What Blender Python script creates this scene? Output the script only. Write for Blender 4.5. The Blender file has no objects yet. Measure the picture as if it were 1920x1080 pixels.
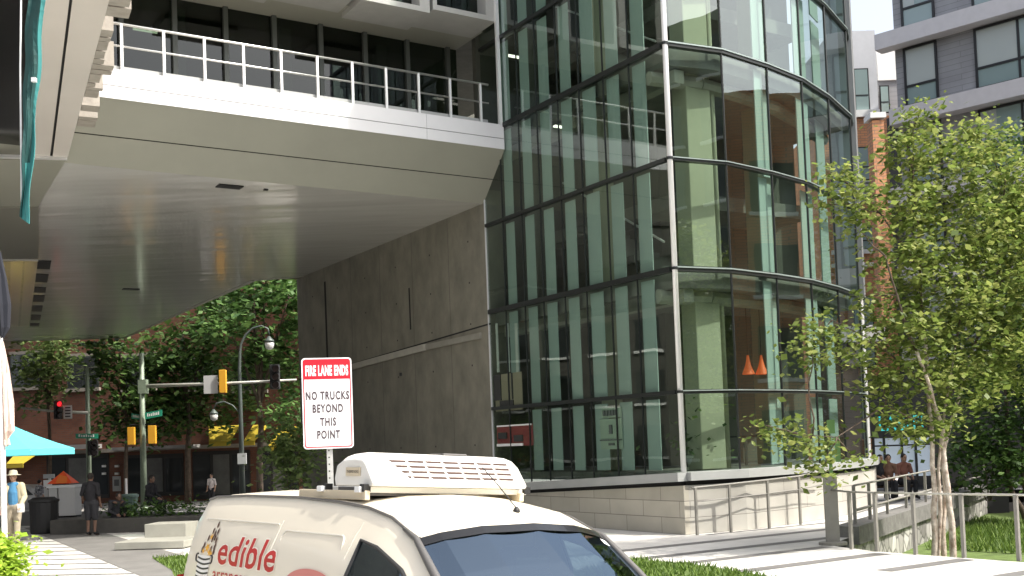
import bpy, bmesh, math, random
from mathutils import Vector, Matrix
from mathutils.geometry import delaunay_2d_cdt
random.seed(7)
rad = math.radians
S = bpy.context.scene
COL = S.collection

# ------------------------------------------------------------------ camera
F_PX, CX, CY, EYE = 2058.0, 960.0, 739.0, 2.1
PITCH, ROLL = math.atan(93 / 2058.0), -math.atan(0.037)
camd = bpy.data.cameras.new('camera')
camd.sensor_width = 36.0
camd.lens = F_PX / 1920.0 * 36.0
camd.shift_x = 0.0
camd.shift_y = (CY - 540.0) / 1920.0
camd.clip_start, camd.clip_end = 0.1, 3000
cam = bpy.data.objects.new('camera', camd)
COL.objects.link(cam)
CAMROT = Matrix.Rotation(math.pi / 2 + PITCH, 4, 'X') @ Matrix.Rotation(ROLL, 4, 'Z')
cam.matrix_world = Matrix.Translation((0, 0, EYE)) @ CAMROT
S.camera = cam

# ------------------------------------------------------------------ light
SUN_H = Vector((0.932, -0.362)).normalized()
SUN_EL = rad(52)
world = bpy.data.worlds.new('World'); S.world = world
world.use_nodes = True
wn = world.node_tree.nodes; wl = world.node_tree.links
sky = wn.new('ShaderNodeTexSky'); sky.sky_type = 'NISHITA'; sky.sun_disc = False
sky.sun_elevation = SUN_EL; sky.sun_rotation = math.atan2(SUN_H.x, SUN_H.y)
sky.air_density = 1.0; sky.dust_density = 5.0; sky.ozone_density = 1.0
bg = wn['Background']; bg.inputs['Strength'].default_value = 0.15
hs = wn.new('ShaderNodeHueSaturation'); hs.inputs['Saturation'].default_value = 0.5; hs.inputs['Value'].default_value = 1.45   # thin white haze
wl.new(sky.outputs['Color'], hs.inputs['Color']); wl.new(hs.outputs['Color'], bg.inputs['Color'])
sd = bpy.data.lights.new('sun', 'SUN'); sd.energy = 3.5; sd.angle = rad(0.6); sd.color = (1.0, 0.95, 0.86)
sun = bpy.data.objects.new('sun', sd); COL.objects.link(sun)
sdir = Vector((SUN_H.x * math.cos(SUN_EL), SUN_H.y * math.cos(SUN_EL), math.sin(SUN_EL)))
sun.rotation_euler = sdir.to_track_quat('Z', 'Y').to_euler()
sun.location = sdir * 60
S.view_settings.view_transform = 'Standard'
S.view_settings.look = 'None'
S.view_settings.exposure = 0.75
S.view_settings.gamma = 1.0
S.view_settings.use_curve_mapping = False
S.cycles.use_denoising = True
S.cycles.max_bounces = 10
S.cycles.transparent_max_bounces = 14
S.cycles.caustics_reflective = False
S.cycles.caustics_refractive = False

# ------------------------------------------------------------------ placing helpers
def ray(px, py):
    return (CAMROT.to_3x3() @ Vector(((px - CX) / F_PX, -(py - CY) / F_PX, -1.0)))
def at(px, py, Y):                       # a point at depth Y
    d = ray(px, py); return Vector((0, 0, EYE)) + d * (Y / d.y)
def atz(px, py, z):                      # a point on a level plane
    d = ray(px, py); return Vector((0, 0, EYE)) + d * ((z - EYE) / d.z)
def px_of(p):                            # where a point lands, used to pace posts along a curve
    q = CAMROT.to_3x3().transposed() @ (Vector(p) - Vector((0, 0, EYE))); return CX + F_PX * q.x / -q.z
E1 = Vector((0.847, 0.531)); E2 = Vector((-0.531, 0.847)); C0 = Vector((3.68, 24.0))
def L(a, b, z):                          # building grid: a along its right face, b along its left face
    p = C0 + E1 * a + E2 * b
    return Vector((p.x, p.y, z))
def toL(p):
    q = Vector((p[0], p[1])) - C0
    return q.dot(E1), q.dot(E2)
def gz(y):                               # ground level: the far street lies a little lower
    return 0.0 if y < 36 else (-0.72 if y > 60 else -0.72 * (y - 36) / 24)

# ------------------------------------------------------------------ materials
MATS = {}
def mat(name, col, rough=0.7, metal=0.0, var=0.0, scale=3.0, bump=0.0, bscale=None, spec=0.5, stretch=(1, 1, 1), emit=None, estr=1.0, dirt=None, coat=0.0):
    if name in MATS: return MATS[name]
    m = bpy.data.materials.new(name); m.use_nodes = True; MATS[name] = m
    n, l = m.node_tree.nodes, m.node_tree.links
    p = n['Principled BSDF']
    p.inputs['Base Color'].default_value = (*col, 1)
    p.inputs['Roughness'].default_value = rough
    p.inputs['Metallic'].default_value = metal
    p.inputs['Specular IOR Level'].default_value = spec
    if coat: p.inputs['Coat Weight'].default_value = coat; p.inputs['Coat Roughness'].default_value = 0.05
    if emit:
        p.inputs['Emission Color'].default_value = (*emit, 1); p.inputs['Emission Strength'].default_value = estr
    if var or bump or dirt:
        g = n.new('ShaderNodeNewGeometry')
        mp = n.new('ShaderNodeMapping'); mp.inputs['Scale'].default_value = stretch
        l.new(g.outputs['Position'], mp.inputs['Vector'])
    if var or dirt:
        t = n.new('ShaderNodeTexNoise'); t.inputs['Scale'].default_value = scale; t.inputs['Detail'].default_value = 7; t.inputs['Roughness'].default_value = 0.62
        l.new(mp.outputs[0], t.inputs['Vector'])
        r = n.new('ShaderNodeValToRGB')
        r.color_ramp.elements[0].position = 0.3; r.color_ramp.elements[1].position = 0.7
        lo = tuple(c * (1 - var) for c in col); hi = tuple(min(1, c * (1 + var)) for c in col)
        if dirt: lo = dirt
        r.color_ramp.elements[0].color = (*lo, 1); r.color_ramp.elements[1].color = (*hi, 1)
        l.new(t.outputs['Fac'], r.inputs['Fac']); l.new(r.outputs['Color'], p.inputs['Base Color'])
    if bump:
        b = n.new('ShaderNodeTexNoise'); b.inputs['Scale'].default_value = bscale or scale * 6; b.inputs['Detail'].default_value = 5
        l.new(mp.outputs[0], b.inputs['Vector'])
        bm_ = n.new('ShaderNodeBump'); bm_.inputs['Strength'].default_value = bump; bm_.inputs['Distance'].default_value = 0.02
        l.new(b.outputs['Fac'], bm_.inputs['Height']); l.new(bm_.outputs['Normal'], p.inputs['Normal'])
    return m

def glass_mat(name, tint, ior=1.55, rough=0.0, refl=(1, 1, 1), wavy=0.0):
    m = bpy.data.materials.new(name); m.use_nodes = True; MATS[name] = m
    n, l = m.node_tree.nodes, m.node_tree.links
    for x in list(n): n.remove(x)
    o = n.new('ShaderNodeOutputMaterial'); mx = n.new('ShaderNodeMixShader')
    t = n.new('ShaderNodeBsdfTransparent'); t.inputs['Color'].default_value = (*tint, 1)
    g = n.new('ShaderNodeBsdfGlossy'); g.inputs['Roughness'].default_value = rough; g.inputs['Color'].default_value = (*refl, 1)
    f = n.new('ShaderNodeFresnel'); f.inputs['IOR'].default_value = ior
    ge = n.new('ShaderNodeNewGeometry')
    inv = n.new('ShaderNodeMath'); inv.operation = 'MULTIPLY_ADD'      # facing either way, the fresnel term keeps the outer ior
    if wavy:
        no = n.new('ShaderNodeTexNoise'); no.inputs['Scale'].default_value = 0.9; no.inputs['Detail'].default_value = 1
        l.new(ge.outputs['Position'], no.inputs['Vector'])
        b = n.new('ShaderNodeBump'); b.inputs['Strength'].default_value = wavy; b.inputs['Distance'].default_value = 0.02
        l.new(no.outputs['Fac'], b.inputs['Height']); l.new(b.outputs['Normal'], g.inputs['Normal'])
    # ior for back faces is 1/ior, so that a thin pane reflects alike from both sides
    mixv = n.new('ShaderNodeMix'); mixv.data_type = 'FLOAT'
    mixv.inputs['A'].default_value = ior; mixv.inputs['B'].default_value = 1.0 / ior
    l.new(ge.outputs['Backfacing'], mixv.inputs['Factor'])
    n.remove(inv)
    l.new(mixv.outputs['Result'], f.inputs['IOR'])
    l.new(f.outputs['Fac'], mx.inputs['Fac']); l.new(t.outputs[0], mx.inputs[1]); l.new(g.outputs[0], mx.inputs[2])
    l.new(mx.outputs[0], o.inputs['Surface'])
    return m

def leaf_mat(name, dark, mid, light, trans=0.45):
    m = bpy.data.materials.new(name); m.use_nodes = True; MATS[name] = m
    n, l = m.node_tree.nodes, m.node_tree.links
    for x in list(n): n.remove(x)
    o = n.new('ShaderNodeOutputMaterial'); mx = n.new('ShaderNodeMixShader'); mx.inputs['Fac'].default_value = trans
    d = n.new('ShaderNodeBsdfPrincipled'); d.inputs['Roughness'].default_value = 0.5; d.inputs['Specular IOR Level'].default_value = 0.35
    t = n.new('ShaderNodeBsdfTranslucent')
    g = n.new('ShaderNodeNewGeometry'); r = n.new('ShaderNodeValToRGB')
    r.color_ramp.elements[0].color = (*dark, 1); r.color_ramp.elements[1].color = (*light, 1)
    e = r.color_ramp.elements.new(0.5); e.color = (*mid, 1)
    l.new(g.outputs['Random Per Island'], r.inputs['Fac'])
    l.new(r.outputs['Color'], d.inputs['Base Color']); l.new(r.outputs['Color'], t.inputs['Color'])
    l.new(d.outputs[0], mx.inputs[1]); l.new(t.outputs[0], mx.inputs[2]); l.new(mx.outputs[0], o.inputs['Surface'])
    return m

def brick_mat(name, c1, c2, mortar, scale=1.0, bw=0.22, rh=0.075, along=(1, 0), msize=0.012, rough=0.85):
    m = bpy.data.materials.new(name); m.use_nodes = True; MATS[name] = m
    n, l = m.node_tree.nodes, m.node_tree.links
    p = n['Principled BSDF']; p.inputs['Roughness'].default_value = rough
    tc = n.new('ShaderNodeTexCoord'); mp = n.new('ShaderNodeCombineXYZ')
    dt = n.new('ShaderNodeVectorMath'); dt.operation = 'DOT_PRODUCT'; dt.inputs[1].default_value = (along[0], along[1], 0)
    sz = n.new('ShaderNodeSeparateXYZ')
    l.new(tc.outputs['Object'], dt.inputs[0]); l.new(tc.outputs['Object'], sz.inputs[0])
    l.new(dt.outputs['Value'], mp.inputs['X']); l.new(sz.outputs['Z'], mp.inputs['Y'])
    b = n.new('ShaderNodeTexBrick'); b.inputs['Scale'].default_value = scale
    b.inputs['Color1'].default_value = (*c1, 1); b.inputs['Color2'].default_value = (*c2, 1); b.inputs['Mortar'].default_value = (*mortar, 1)
    b.inputs['Brick Width'].default_value = bw; b.inputs['Row Height'].default_value = rh; b.inputs['Mortar Size'].default_value = msize
    l.new(mp.outputs[0], b.inputs['Vector'])
    no = n.new('ShaderNodeTexNoise'); no.inputs['Scale'].default_value = 1.1; no.inputs['Detail'].default_value = 6
    l.new(tc.outputs['Object'], no.inputs['Vector'])
    mr = n.new('ShaderNodeMapRange'); mr.inputs['To Min'].default_value = 0.72; mr.inputs['To Max'].default_value = 1.25
    l.new(no.outputs['Fac'], mr.inputs['Value'])
    mx = n.new('ShaderNodeMix'); mx.data_type = 'RGBA'; mx.blend_type = 'MULTIPLY'; mx.inputs['Factor'].default_value = 1
    l.new(b.outputs['Color'], mx.inputs['A']); l.new(mr.outputs['Result'], mx.inputs['B'])
    l.new(mx.outputs['Result'], p.inputs['Base Color'])
    bu = n.new('ShaderNodeBump'); bu.inputs['Strength'].default_value = 0.4; bu.inputs['Distance'].default_value = 0.01; bu.invert = True
    l.new(b.outputs['Fac'], bu.inputs['Height']); l.new(bu.outputs['Normal'], p.inputs['Normal'])
    return m

CONCRETE_PALE = mat('pale_paving', (0.54, 0.525, 0.49), 0.85, var=0.17, scale=0.7, bump=0.25, bscale=40)
BAND = mat('paving_band', (0.14, 0.136, 0.13), 0.85, var=0.2, scale=2.0, bump=0.2, bscale=40)
STRIP_GREY = mat('grey_strip', (0.17, 0.165, 0.155), 0.9, var=0.18, scale=1.5, bump=0.2, bscale=50)
ASPHALT = mat('asphalt', (0.055, 0.055, 0.055), 0.9, var=0.25, scale=1.2, bump=0.3, bscale=60)
SIDEWALK = mat('sidewalk', (0.5, 0.48, 0.45), 0.9, var=0.12, scale=1.0)
WALL_CONC = mat('wall_concrete', (0.20, 0.19, 0.152), 0.75, var=0.24, scale=1.6, bump=0.25, bscale=14, stretch=(1, 1, 0.6))
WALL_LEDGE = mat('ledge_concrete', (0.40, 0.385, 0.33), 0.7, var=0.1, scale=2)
PANEL_UNDER = mat('underside_panel', (0.30, 0.30, 0.25), 0.55, var=0.05, scale=0.5)
FASCIA_W = mat('white_fascia', (0.70, 0.70, 0.71), 0.35, var=0.03, scale=1.0)
STEEL = mat('steel', (0.62, 0.62, 0.60), 0.32, metal=0.85)
STEEL_LIGHT = mat('steel_light', (0.78, 0.78, 0.77), 0.35, metal=0.4)
RAIL_PAINT = mat('rail_paint', (0.24, 0.23, 0.205), 0.55, var=0.1, scale=5)
RAIL_LIGHT = mat('rail_light', (0.55, 0.53, 0.48), 0.4, metal=0.5)
MULLION = mat('mullion_dark', (0.028, 0.032, 0.03), 0.35, metal=0.4)
MULLION_L = mat('mullion_pale', (0.30, 0.36, 0.34), 0.35, metal=0.4)
SILL_GREY = mat('sill_grey', (0.36, 0.37, 0.36), 0.45, var=0.06, scale=2)
DARK_GAP = mat('dark_gap', (0.015, 0.015, 0.015), 0.9)
FIN = mat('frosted_fin', (0.40, 0.49, 0.47), 0.30, var=0.08, scale=0.5, stretch=(1, 1, 0.3))
SLAB = mat('slab_edge', (0.20, 0.20, 0.18), 0.8, var=0.15)
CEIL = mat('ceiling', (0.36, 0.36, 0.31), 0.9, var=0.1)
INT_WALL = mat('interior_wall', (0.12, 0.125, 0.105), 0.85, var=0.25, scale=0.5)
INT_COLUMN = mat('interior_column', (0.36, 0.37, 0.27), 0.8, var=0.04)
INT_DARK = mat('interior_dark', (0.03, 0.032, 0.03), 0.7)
GLASS = glass_mat('facade_glass', (0.67, 0.765, 0.70), ior=2.1, refl=(0.93, 1.0, 0.96), wavy=0.12)
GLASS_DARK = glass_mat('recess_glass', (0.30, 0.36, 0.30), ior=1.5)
GLASS_CLEAR = glass_mat('clear_glass', (0.75, 0.82, 0.80), ior=1.6)
LAMP_ON = mat('lit_lamp', (0.9, 0.9, 0.85), 0.5, emit=(1.0, 0.97, 0.85), estr=1.6)
BLACK = mat('black', (0.012, 0.012, 0.012), 0.6)
BLACK_GLOSS = mat('black_gloss', (0.012, 0.012, 0.012), 0.15)
WHITE = mat('white_paint', (0.8, 0.8, 0.78), 0.5)
GRASS = mat('grass_soil', (0.10, 0.15, 0.035), 0.95, var=0.35, scale=3, bump=0.6, bscale=60)
BLADE = leaf_mat('grass_blade', (0.06, 0.11, 0.02), (0.12, 0.2, 0.035), (0.2, 0.28, 0.06), 0.3)

def soffit_material():
    m = bpy.data.materials.new('glossy_soffit'); m.use_nodes = True
    n, l = m.node_tree.nodes, m.node_tree.links; p = n['Principled BSDF']
    p.inputs['Base Color'].default_value = (0.66, 0.655, 0.62, 1); p.inputs['Metallic'].default_value = 0.27
    p.inputs['Roughness'].default_value = 0.16; p.inputs['Specular IOR Level'].default_value = 0.9
    g = n.new('ShaderNodeNewGeometry'); mp = n.new('ShaderNodeMapping')
    mp.inputs['Rotation'].default_value = (0, 0, math.atan2(E1.y, E1.x) * -1); mp.inputs['Scale'].default_value = (0.22, 1.0, 1)
    l.new(g.outputs['Position'], mp.inputs['Vector'])
    t = n.new('ShaderNodeTexNoise'); t.inputs['Scale'].default_value = 0.75; t.inputs['Detail'].default_value = 2
    l.new(mp.outputs[0], t.inputs['Vector'])
    b = n.new('ShaderNodeBump'); b.inputs['Strength'].default_value = 0.5; b.inputs['Distance'].default_value = 0.09
    l.new(t.outputs['Fac'], b.inputs['Height']); l.new(b.outputs['Normal'], p.inputs['Normal'])
    return m
SOFFIT = soffit_material()

# ------------------------------------------------------------------ mesh helpers
class MB:
    def __init__(s): s.v = []; s.f = []
    def quad(s, *pts):
        i = len(s.v); s.v += [Vector(p) for p in pts]; s.f.append(tuple(range(i, i + len(pts)))); return s
    def hexa(s, p):                       # 8 corners: bottom ring, top ring
        i = len(s.v); s.v += [Vector(q) for q in p]
        for a in ((3, 2, 1, 0), (4, 5, 6, 7), (0, 1, 5, 4), (1, 2, 6, 5), (2, 3, 7, 6), (3, 0, 4, 7)): s.f.append(tuple(i + k for k in a))
        return s
    def box(s, c, size, rz=0.0, rx=0.0, ry=0.0):
        R = Matrix.Rotation(rz, 3, 'Z') @ Matrix.Rotation(ry, 3, 'Y') @ Matrix.Rotation(rx, 3, 'X')
        x, y, z = (k / 2 for k in size); c = Vector(c)
        return s.hexa([c + R @ Vector(q) for q in ((-x, -y, -z), (x, -y, -z), (x, y, -z), (-x, y, -z), (-x, -y, z), (x, -y, z), (x, y, z), (-x, y, z))])
    def lbox(s, a0, a1, b0, b1, z0, z1):  # box on the building grid
        return s.hexa([L(a0, b0, z0), L(a1, b0, z0), L(a1, b1, z0), L(a0, b1, z0), L(a0, b0, z1), L(a1, b0, z1), L(a1, b1, z1), L(a0, b1, z1)])
    def prism(s, poly, z0, z1):           # polygon (xy) extruded up; z0/z1 numbers or lists
        n = len(poly); i = len(s.v)
        Z0 = z0 if isinstance(z0, (list, tuple)) else [z0] * n; Z1 = z1 if isinstance(z1, (list, tuple)) else [z1] * n
        s.v += [Vector((p[0], p[1], Z0[k])) for k, p in enumerate(poly)] + [Vector((p[0], p[1], Z1[k])) for k, p in enumerate(poly)]
        s.f.append(tuple(i + k for k in reversed(range(n)))); s.f.append(tuple(i + n + k for k in range(n)))
        for k in range(n): s.f.append((i + k, i + (k + 1) % n, i + n + (k + 1) % n, i + n + k))
        return s
    def tube(s, pts, r, n=8, cap=True):
        pts = [Vector(p) for p in pts]; rs = r if isinstance(r, (list, tuple)) else [r] * len(pts)
        i = len(s.v); up = None
        for k, p in enumerate(pts):
            d = (pts[min(k + 1, len(pts) - 1)] - pts[max(k - 1, 0)]).normalized()
            if up is None:
                up = Vector((0, 0, 1)) if abs(d.z) < 0.9 else Vector((1, 0, 0))
            x = d.cross(up).normalized(); up = x.cross(d).normalized()
            for q in range(n):
                a = 2 * math.pi * q / n
                s.v.append(p + (x * math.cos(a) + up * math.sin(a)) * rs[k])
        for k in range(len(pts) - 1):
            for q in range(n):
                a, b = i + k * n + q, i + k * n + (q + 1) % n
                s.f.append((a, b, b + n, a + n))
        if cap:
            s.f.append(tuple(i + q for q in reversed(range(n)))); s.f.append(tuple(i + (len(pts) - 1) * n + q for q in range(n)))
        return s
    def lathe(s, c, prof, n=16, cap=True):   # profile (r, z) about a vertical axis
        c = Vector(c); i = len(s.v)
        for r, z in prof:
            for q in range(n):
                a = 2 * math.pi * q / n
                s.v.append(c + Vector((r * math.cos(a), r * math.sin(a), z)))
        for k in range(len(prof) - 1):
            for q in range(n):
                a, b = i + k * n + q, i + k * n + (q + 1) % n
                s.f.append((a, b, b + n, a + n))
        if cap:
            s.f.append(tuple(i + q for q in reversed(range(n)))); s.f.append(tuple(i + (len(prof) - 1) * n + q for q in range(n)))
        return s
    def ball(s, c, r, n=12, m=8):
        c = Vector(c); r = r if isinstance(r, (tuple, list)) else (r, r, r); i = len(s.v)
        s.v.append(c - Vector((0, 0, r[2])))
        for k in range(1, m):
            t = math.pi * k / m
            for q in range(n):
                a = 2 * math.pi * q / n
                s.v.append(c + Vector((r[0] * math.sin(t) * math.cos(a), r[1] * math.sin(t) * math.sin(a), -r[2] * math.cos(t))))
        s.v.append(c + Vector((0, 0, r[2]))); top = len(s.v) - 1
        for q in range(n): s.f.append((i, i + 1 + (q + 1) % n, i + 1 + q)); s.f.append((top, top - n + q, top - n + (q + 1) % n))
        for k in range(m - 2):
            for q in range(n):
                a, b = i + 1 + k * n + q, i + 1 + k * n + (q + 1) % n
                s.f.append((a, b, b + n, a + n))
        return s
    def limb(s, pts, rs, n=10):           # tapered tube with rounded joints, for figures
        s.tube(pts, rs, n)
        for p, r in zip(pts, rs): s.ball(p, r, n, 6)
        return s
    def build(s, name, m, parent=None, local=False, smooth=False, bevel=0.0, base=None):
        me = bpy.data.meshes.new(name)
        off = Vector((0, 0, 0))
        if parent is not None and not local: off = root_loc(parent)
        if base is not None: off = Vector(base)
        me.from_pydata([v - off for v in s.v], [], s.f); me.update()
        if smooth:
            for p in me.polygons: p.use_smooth = True
        me.materials.append(m)
        o = bpy.data.objects.new(name, me); COL.objects.link(o)
        if parent is not None: o.parent = parent
        elif base is not None: o.location = base
        if bevel:
            b = o.modifiers.new('bevel', 'BEVEL'); b.width = bevel; b.segments = 2; b.limit_method = 'ANGLE'
        return o
def root_loc(o):
    while o.parent is not None: o = o.parent
    return o.location
def tag(o, label=None, cat=None, group=None, kind=None):
    if label: o['label'] = label
    if cat: o['category'] = cat
    if group: o['group'] = group
    if kind: o['kind'] = kind
    return o
def thing(name, label, cat, loc=(0, 0, 0), group=None, rz=0.0):
    o = bpy.data.objects.new(name, None); COL.objects.link(o); o.location = loc; o.rotation_euler = (0, 0, rz)
    o.empty_display_size = 0.2
    return tag(o, label, cat, group)
def copy_tree(o, parent=None):
    c = o.copy(); COL.objects.link(c)
    if parent is not None: c.parent = parent
    for ch in list(o.children): copy_tree(ch, c)
    return c
def text_polys(txt, size=1.0, extrude=0.0, bold=0.0, xs=1.0, align='LEFT', space=1.0, cuts=False):
    cu = bpy.data.curves.new('text', 'FONT'); cu.body = txt; cu.size = size; cu.extrude = extrude; cu.offset = bold
    cu.align_x = align; cu.space_character = space; cu.resolution_u = 3
    o = bpy.data.objects.new('text', cu); COL.objects.link(o)
    dg = bpy.context.evaluated_depsgraph_get()
    me = bpy.data.meshes.new_from_object(o.evaluated_get(dg))
    if cuts:
        b = bmesh.new(); b.from_mesh(me); w_ = max((v.co.x for v in b.verts), default=0)
        for k in range(1, 9):
            bmesh.ops.bisect_plane(b, geom=b.verts[:] + b.edges[:] + b.faces[:], plane_co=(0, size * (k / 10 - .1), 0), plane_no=(0, 1, 0))
        for k in range(1, 24):
            bmesh.ops.bisect_plane(b, geom=b.verts[:] + b.edges[:] + b.faces[:], plane_co=(w_ * k / 24, 0, 0), plane_no=(1, 0, 0))
        b.to_mesh(me); b.free()
    vs = [Vector((v.co.x * xs, v.co.y, v.co.z)) for v in me.vertices]; fs = [tuple(p.vertices) for p in me.polygons]
    bpy.data.objects.remove(o); bpy.data.curves.remove(cu); bpy.data.meshes.remove(me)
    return vs, fs
def add_text(mb, txt, fn, **k):          # fn maps the flat (u, v, w) onto the surface
    vs, fs = text_polys(txt, **k); i = len(mb.v)
    mb.v += [fn(v) for v in vs]; mb.f += [tuple(i + q for q in f) for f in fs]
    return mb

# ------------------------------------------------------------------ ground
G1, G2, G3 = atz(1552, 1022, 0), atz(1640, 1034, 0), atz(1930, 1055, 0)
G7, G6 = atz(1592, 1008, 0), atz(1852, 918, 0)
G4, G5 = Vector((G3.x + 7, G3.y + 2, 0)), Vector((19.5, 34.5, 0))
GARDEN = [G1, G2, G3, G4, G5, G6, G7]
outer = [Vector((-24, -12, 0)), Vector((46, -12, 0)), Vector((46, 36, 0)), Vector((-24, 36, 0))]
def in_garden(x, y):
    c = False; j = len(GARDEN) - 1
    for i in range(len(GARDEN)):
        p, q = GARDEN[i], GARDEN[j]
        if (p.y > y) != (q.y > y) and x < (q.x - p.x) * (y - p.y) / (q.y - p.y) + p.x: c = not c
        j = i
    return c
allv = [Vector((p.x, p.y)) for p in outer + GARDEN]
n0_, n1_ = len(outer), len(GARDEN)
edges = [(k, (k + 1) % n0_) for k in range(n0_)] + [(n0_ + k, n0_ + (k + 1) % n1_) for k in range(n1_)]
cv, ce, cf = delaunay_2d_cdt(allv, edges, [], 0, 1e-5)[:3]
mb = MB(); mb.v = [Vector((v.x, v.y, 0)) for v in cv]
for t in cf:
    c = sum((cv[k] for k in t), Vector((0, 0))) / len(t)
    if in_garden(c.x, c.y): continue
    a, b, d = (cv[k] for k in t[:3])
    mb.f.append(tuple(t) if (b - a).cross(d - a) > 0 else tuple(reversed(t)))
tag(mb.build('plaza_ground', CONCRETE_PALE), kind='structure')
mb = MB()
for x0, x1, y0, y1 in ((-900, -24, -400, 36), (46, 900, -400, 36), (-24, 46, -400, -12)): mb.quad((x0, y0, 0), (x1, y0, 0), (x1, y1, 0), (x0, y1, 0))
tag(mb.build('outer_ground', STRIP_GREY), kind='structure')
mb = MB(); mb.quad(*[atz(*q, .003) for q in ((-120, 1000), (40, 985), (150, 992), (360, 1003), (420, 960), (-160, 958))])  # shade under the bridge, painted as a darker sheet on the ground
tag(mb.build('painted_shade', mat('painted_shade', (.085, .08, .07), .85, var=.2, scale=1.5, bump=.2, bscale=30)), kind='structure')
mb = MB()
mb.quad((-900, 36, 0), (900, 36, 0), (900, 60, -.72), (-900, 60, -.72)); mb.quad((-900, 60, -.72), (900, 60, -.72), (900, 1500, -.72), (-900, 1500, -.72))
tag(mb.build('street_ground', STRIP_GREY), kind='structure')
mb = MB()
for y0, y1 in ((46, 51), (60, 66)): mb.quad(*[Vector((x, y, gz(y) + .006)) for x, y in ((-60, y0), (60, y0), (60, y1), (-60, y1))])
tag(mb.build('pavement', SIDEWALK), kind='structure')
def on_ground(poly, h=0.004):
    return [Vector((p[0], p[1], gz(p[1]) + h)) for p in poly]
# the road across the far end and the kerb strip in front of it
mb = MB()
for x0 in range(-120, 120, 12):
    mb.quad(*on_ground([(x0, 51), (x0 + 12, 51), (x0 + 12, 59.9), (x0, 59.9)]))
tag(mb.build('road', ASPHALT), kind='structure')
# road in the foreground, where the van stands
mb = MB(); mb.quad((-60, -40, .004), (40, -40, .004), (40, 3.0, .004), (-60, 3.0, .004))
tag(mb.build('front_road', ASPHALT), kind='structure')
# grey strip beside the left path
s0, s1 = atz(112, 1018, 0), atz(262, 1080, 0)
dd = (s0 - s1).normalized(); pp = Vector((dd.y, -dd.x, 0)) * 1.55
mb = MB(); a, b = s1 - dd * 14, s0 + dd * 8
mb.quad(*[(v.x, v.y, .006) for v in (a, a + pp, b + pp, b)])
tag(mb.build('grey_paving_strip', STRIP_GREY), kind='structure')
# dark joints across the left path
mb = MB(); jd = Vector((.985, -.17, 0))
for k in range(-3, 26):
    c = Vector((-12.0, 15.0 + k * 0.98, .005))
    e0 = c - jd * 10
    q = Vector((.17, .985, 0)) * 0.075
    # end the joint at the grey strip
    den = jd.x * dd.y - jd.y * dd.x
    t = ((s1.x - c.x) * dd.y - (s1.y - c.y) * dd.x) / den
    e1 = c + jd * (t - .02)
    mb.quad(e0 - q, e1 - q, e1 + q, e0 + q)
tag(mb.build('path_joints', BAND), kind='structure')
# dark bands of the right plaza, parallel with the building's right face
mb = MB()
for b, w, a0, a1 in ((-.55, .15, .1, 7.5), (-1.75, .30, -4.5, 4.2), (-3.1, .30, -4.6, 3.7), (-4.25, .28, -3.9, 3.2), (-5.75, .34, -4.2, 3.5), (-7.3, .3, -2.5, 4.5), (-8.9, .3, -2, 6), (-10.6, .3, 0, 7)):
    ka = a0
    while ka < a1:
        kb = min(a1, ka + .2); c = L((ka + kb) / 2, b, 0)
        if not in_garden(c.x, c.y) and not in_garden(L(kb + .1, b - .2, 0).x, L(kb + .1, b - .2, 0).y): mb.quad(*[L(a, bb, .005) for a, bb in ((ka, b - w / 2), (kb, b - w / 2), (kb, b + w / 2), (ka, b + w / 2))])
        ka = kb
for q in (((1600, 985), (1790, 930), (1790, 936), (1600, 994)), ((1590, 960), (1740, 922), (1740, 927), (1590, 967))):
    mb.quad(*[atz(*k, .005) for k in reversed(q)])
tag(mb.build('plaza_bands', BAND), kind='structure')
# sunk garden floor and its lawn
mb = MB(); mb.f.append(tuple(range(len(GARDEN)))); mb.v = [Vector((p.x, p.y, -.72)) for p in GARDEN]
tag(mb.build('garden_ground', GRASS), kind='structure')
mb = MB()
for p, q in zip(GARDEN[:5], GARDEN[1:5]):
    mb.quad((p.x, p.y, -.72), (q.x, q.y, -.72), (q.x, q.y, 0), (p.x, p.y, 0))
tag(mb.build('garden_edge', STRIP_GREY), kind='structure')
def lawn(name, poly, z, n, h, label_seed):
    rnd = random.Random(label_seed)
    m = MB(); m.v = [Vector((p[0], p[1], z + .012)) for p in poly]; m.f = [tuple(range(len(poly)))]
    o = m.build(name + '_soil', GRASS); tag(o, kind='structure')
    xs = [p[0] for p in poly]; ys = [p[1] for p in poly]; g = MB(); k = 0
    def inside(x, y):
        c = False; j = len(poly) - 1
        for i in range(len(poly)):
            if (poly[i][1] > y) != (poly[j][1] > y) and x < (poly[j][0] - poly[i][0]) * (y - poly[i][1]) / (poly[j][1] - poly[i][1]) + poly[i][0]: c = not c
            j = i
        return c
    while k < n:
        x, y = rnd.uniform(min(xs), max(xs)), rnd.uniform(min(ys), max(ys)); k += 1
        if not inside(x, y): continue
        a = rnd.uniform(0, 6.28); w = .012 + h * .05; hh = h * rnd.uniform(.5, 1.2); t = rnd.uniform(0, 6.28)
        c = Vector((x, y, z + .01)); s = Vector((math.cos(a) * w, math.sin(a) * w, 0)); tip = Vector((math.cos(t) * hh * .5, math.sin(t) * hh * .5, hh))
        g.quad(c - s, c + s, c + tip)
    tag(g.build(name, BLADE), kind='stuff')
lawn('front_grass', [atz(1190, 1049, 0), atz(1300, 1059, 0), atz(1430, 1080, 0), atz(1480, 1100, 0), atz(1100, 1180, 0), atz(1000, 1090, 0)], 0, 9000, .09, 3)
lawn('kerb_grass', [atz(285, 1047, 0), atz(420, 1040, 0), atz(520, 1100, 0), atz(335, 1095, 0), atz(322, 1070, 0)], 0, 7000, .09, 4)
gin = [atz(1735, 1030, -.72), atz(1925, 1040, -.72), atz(1940, 985, -.72), atz(1830, 975, -.72)]
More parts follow.
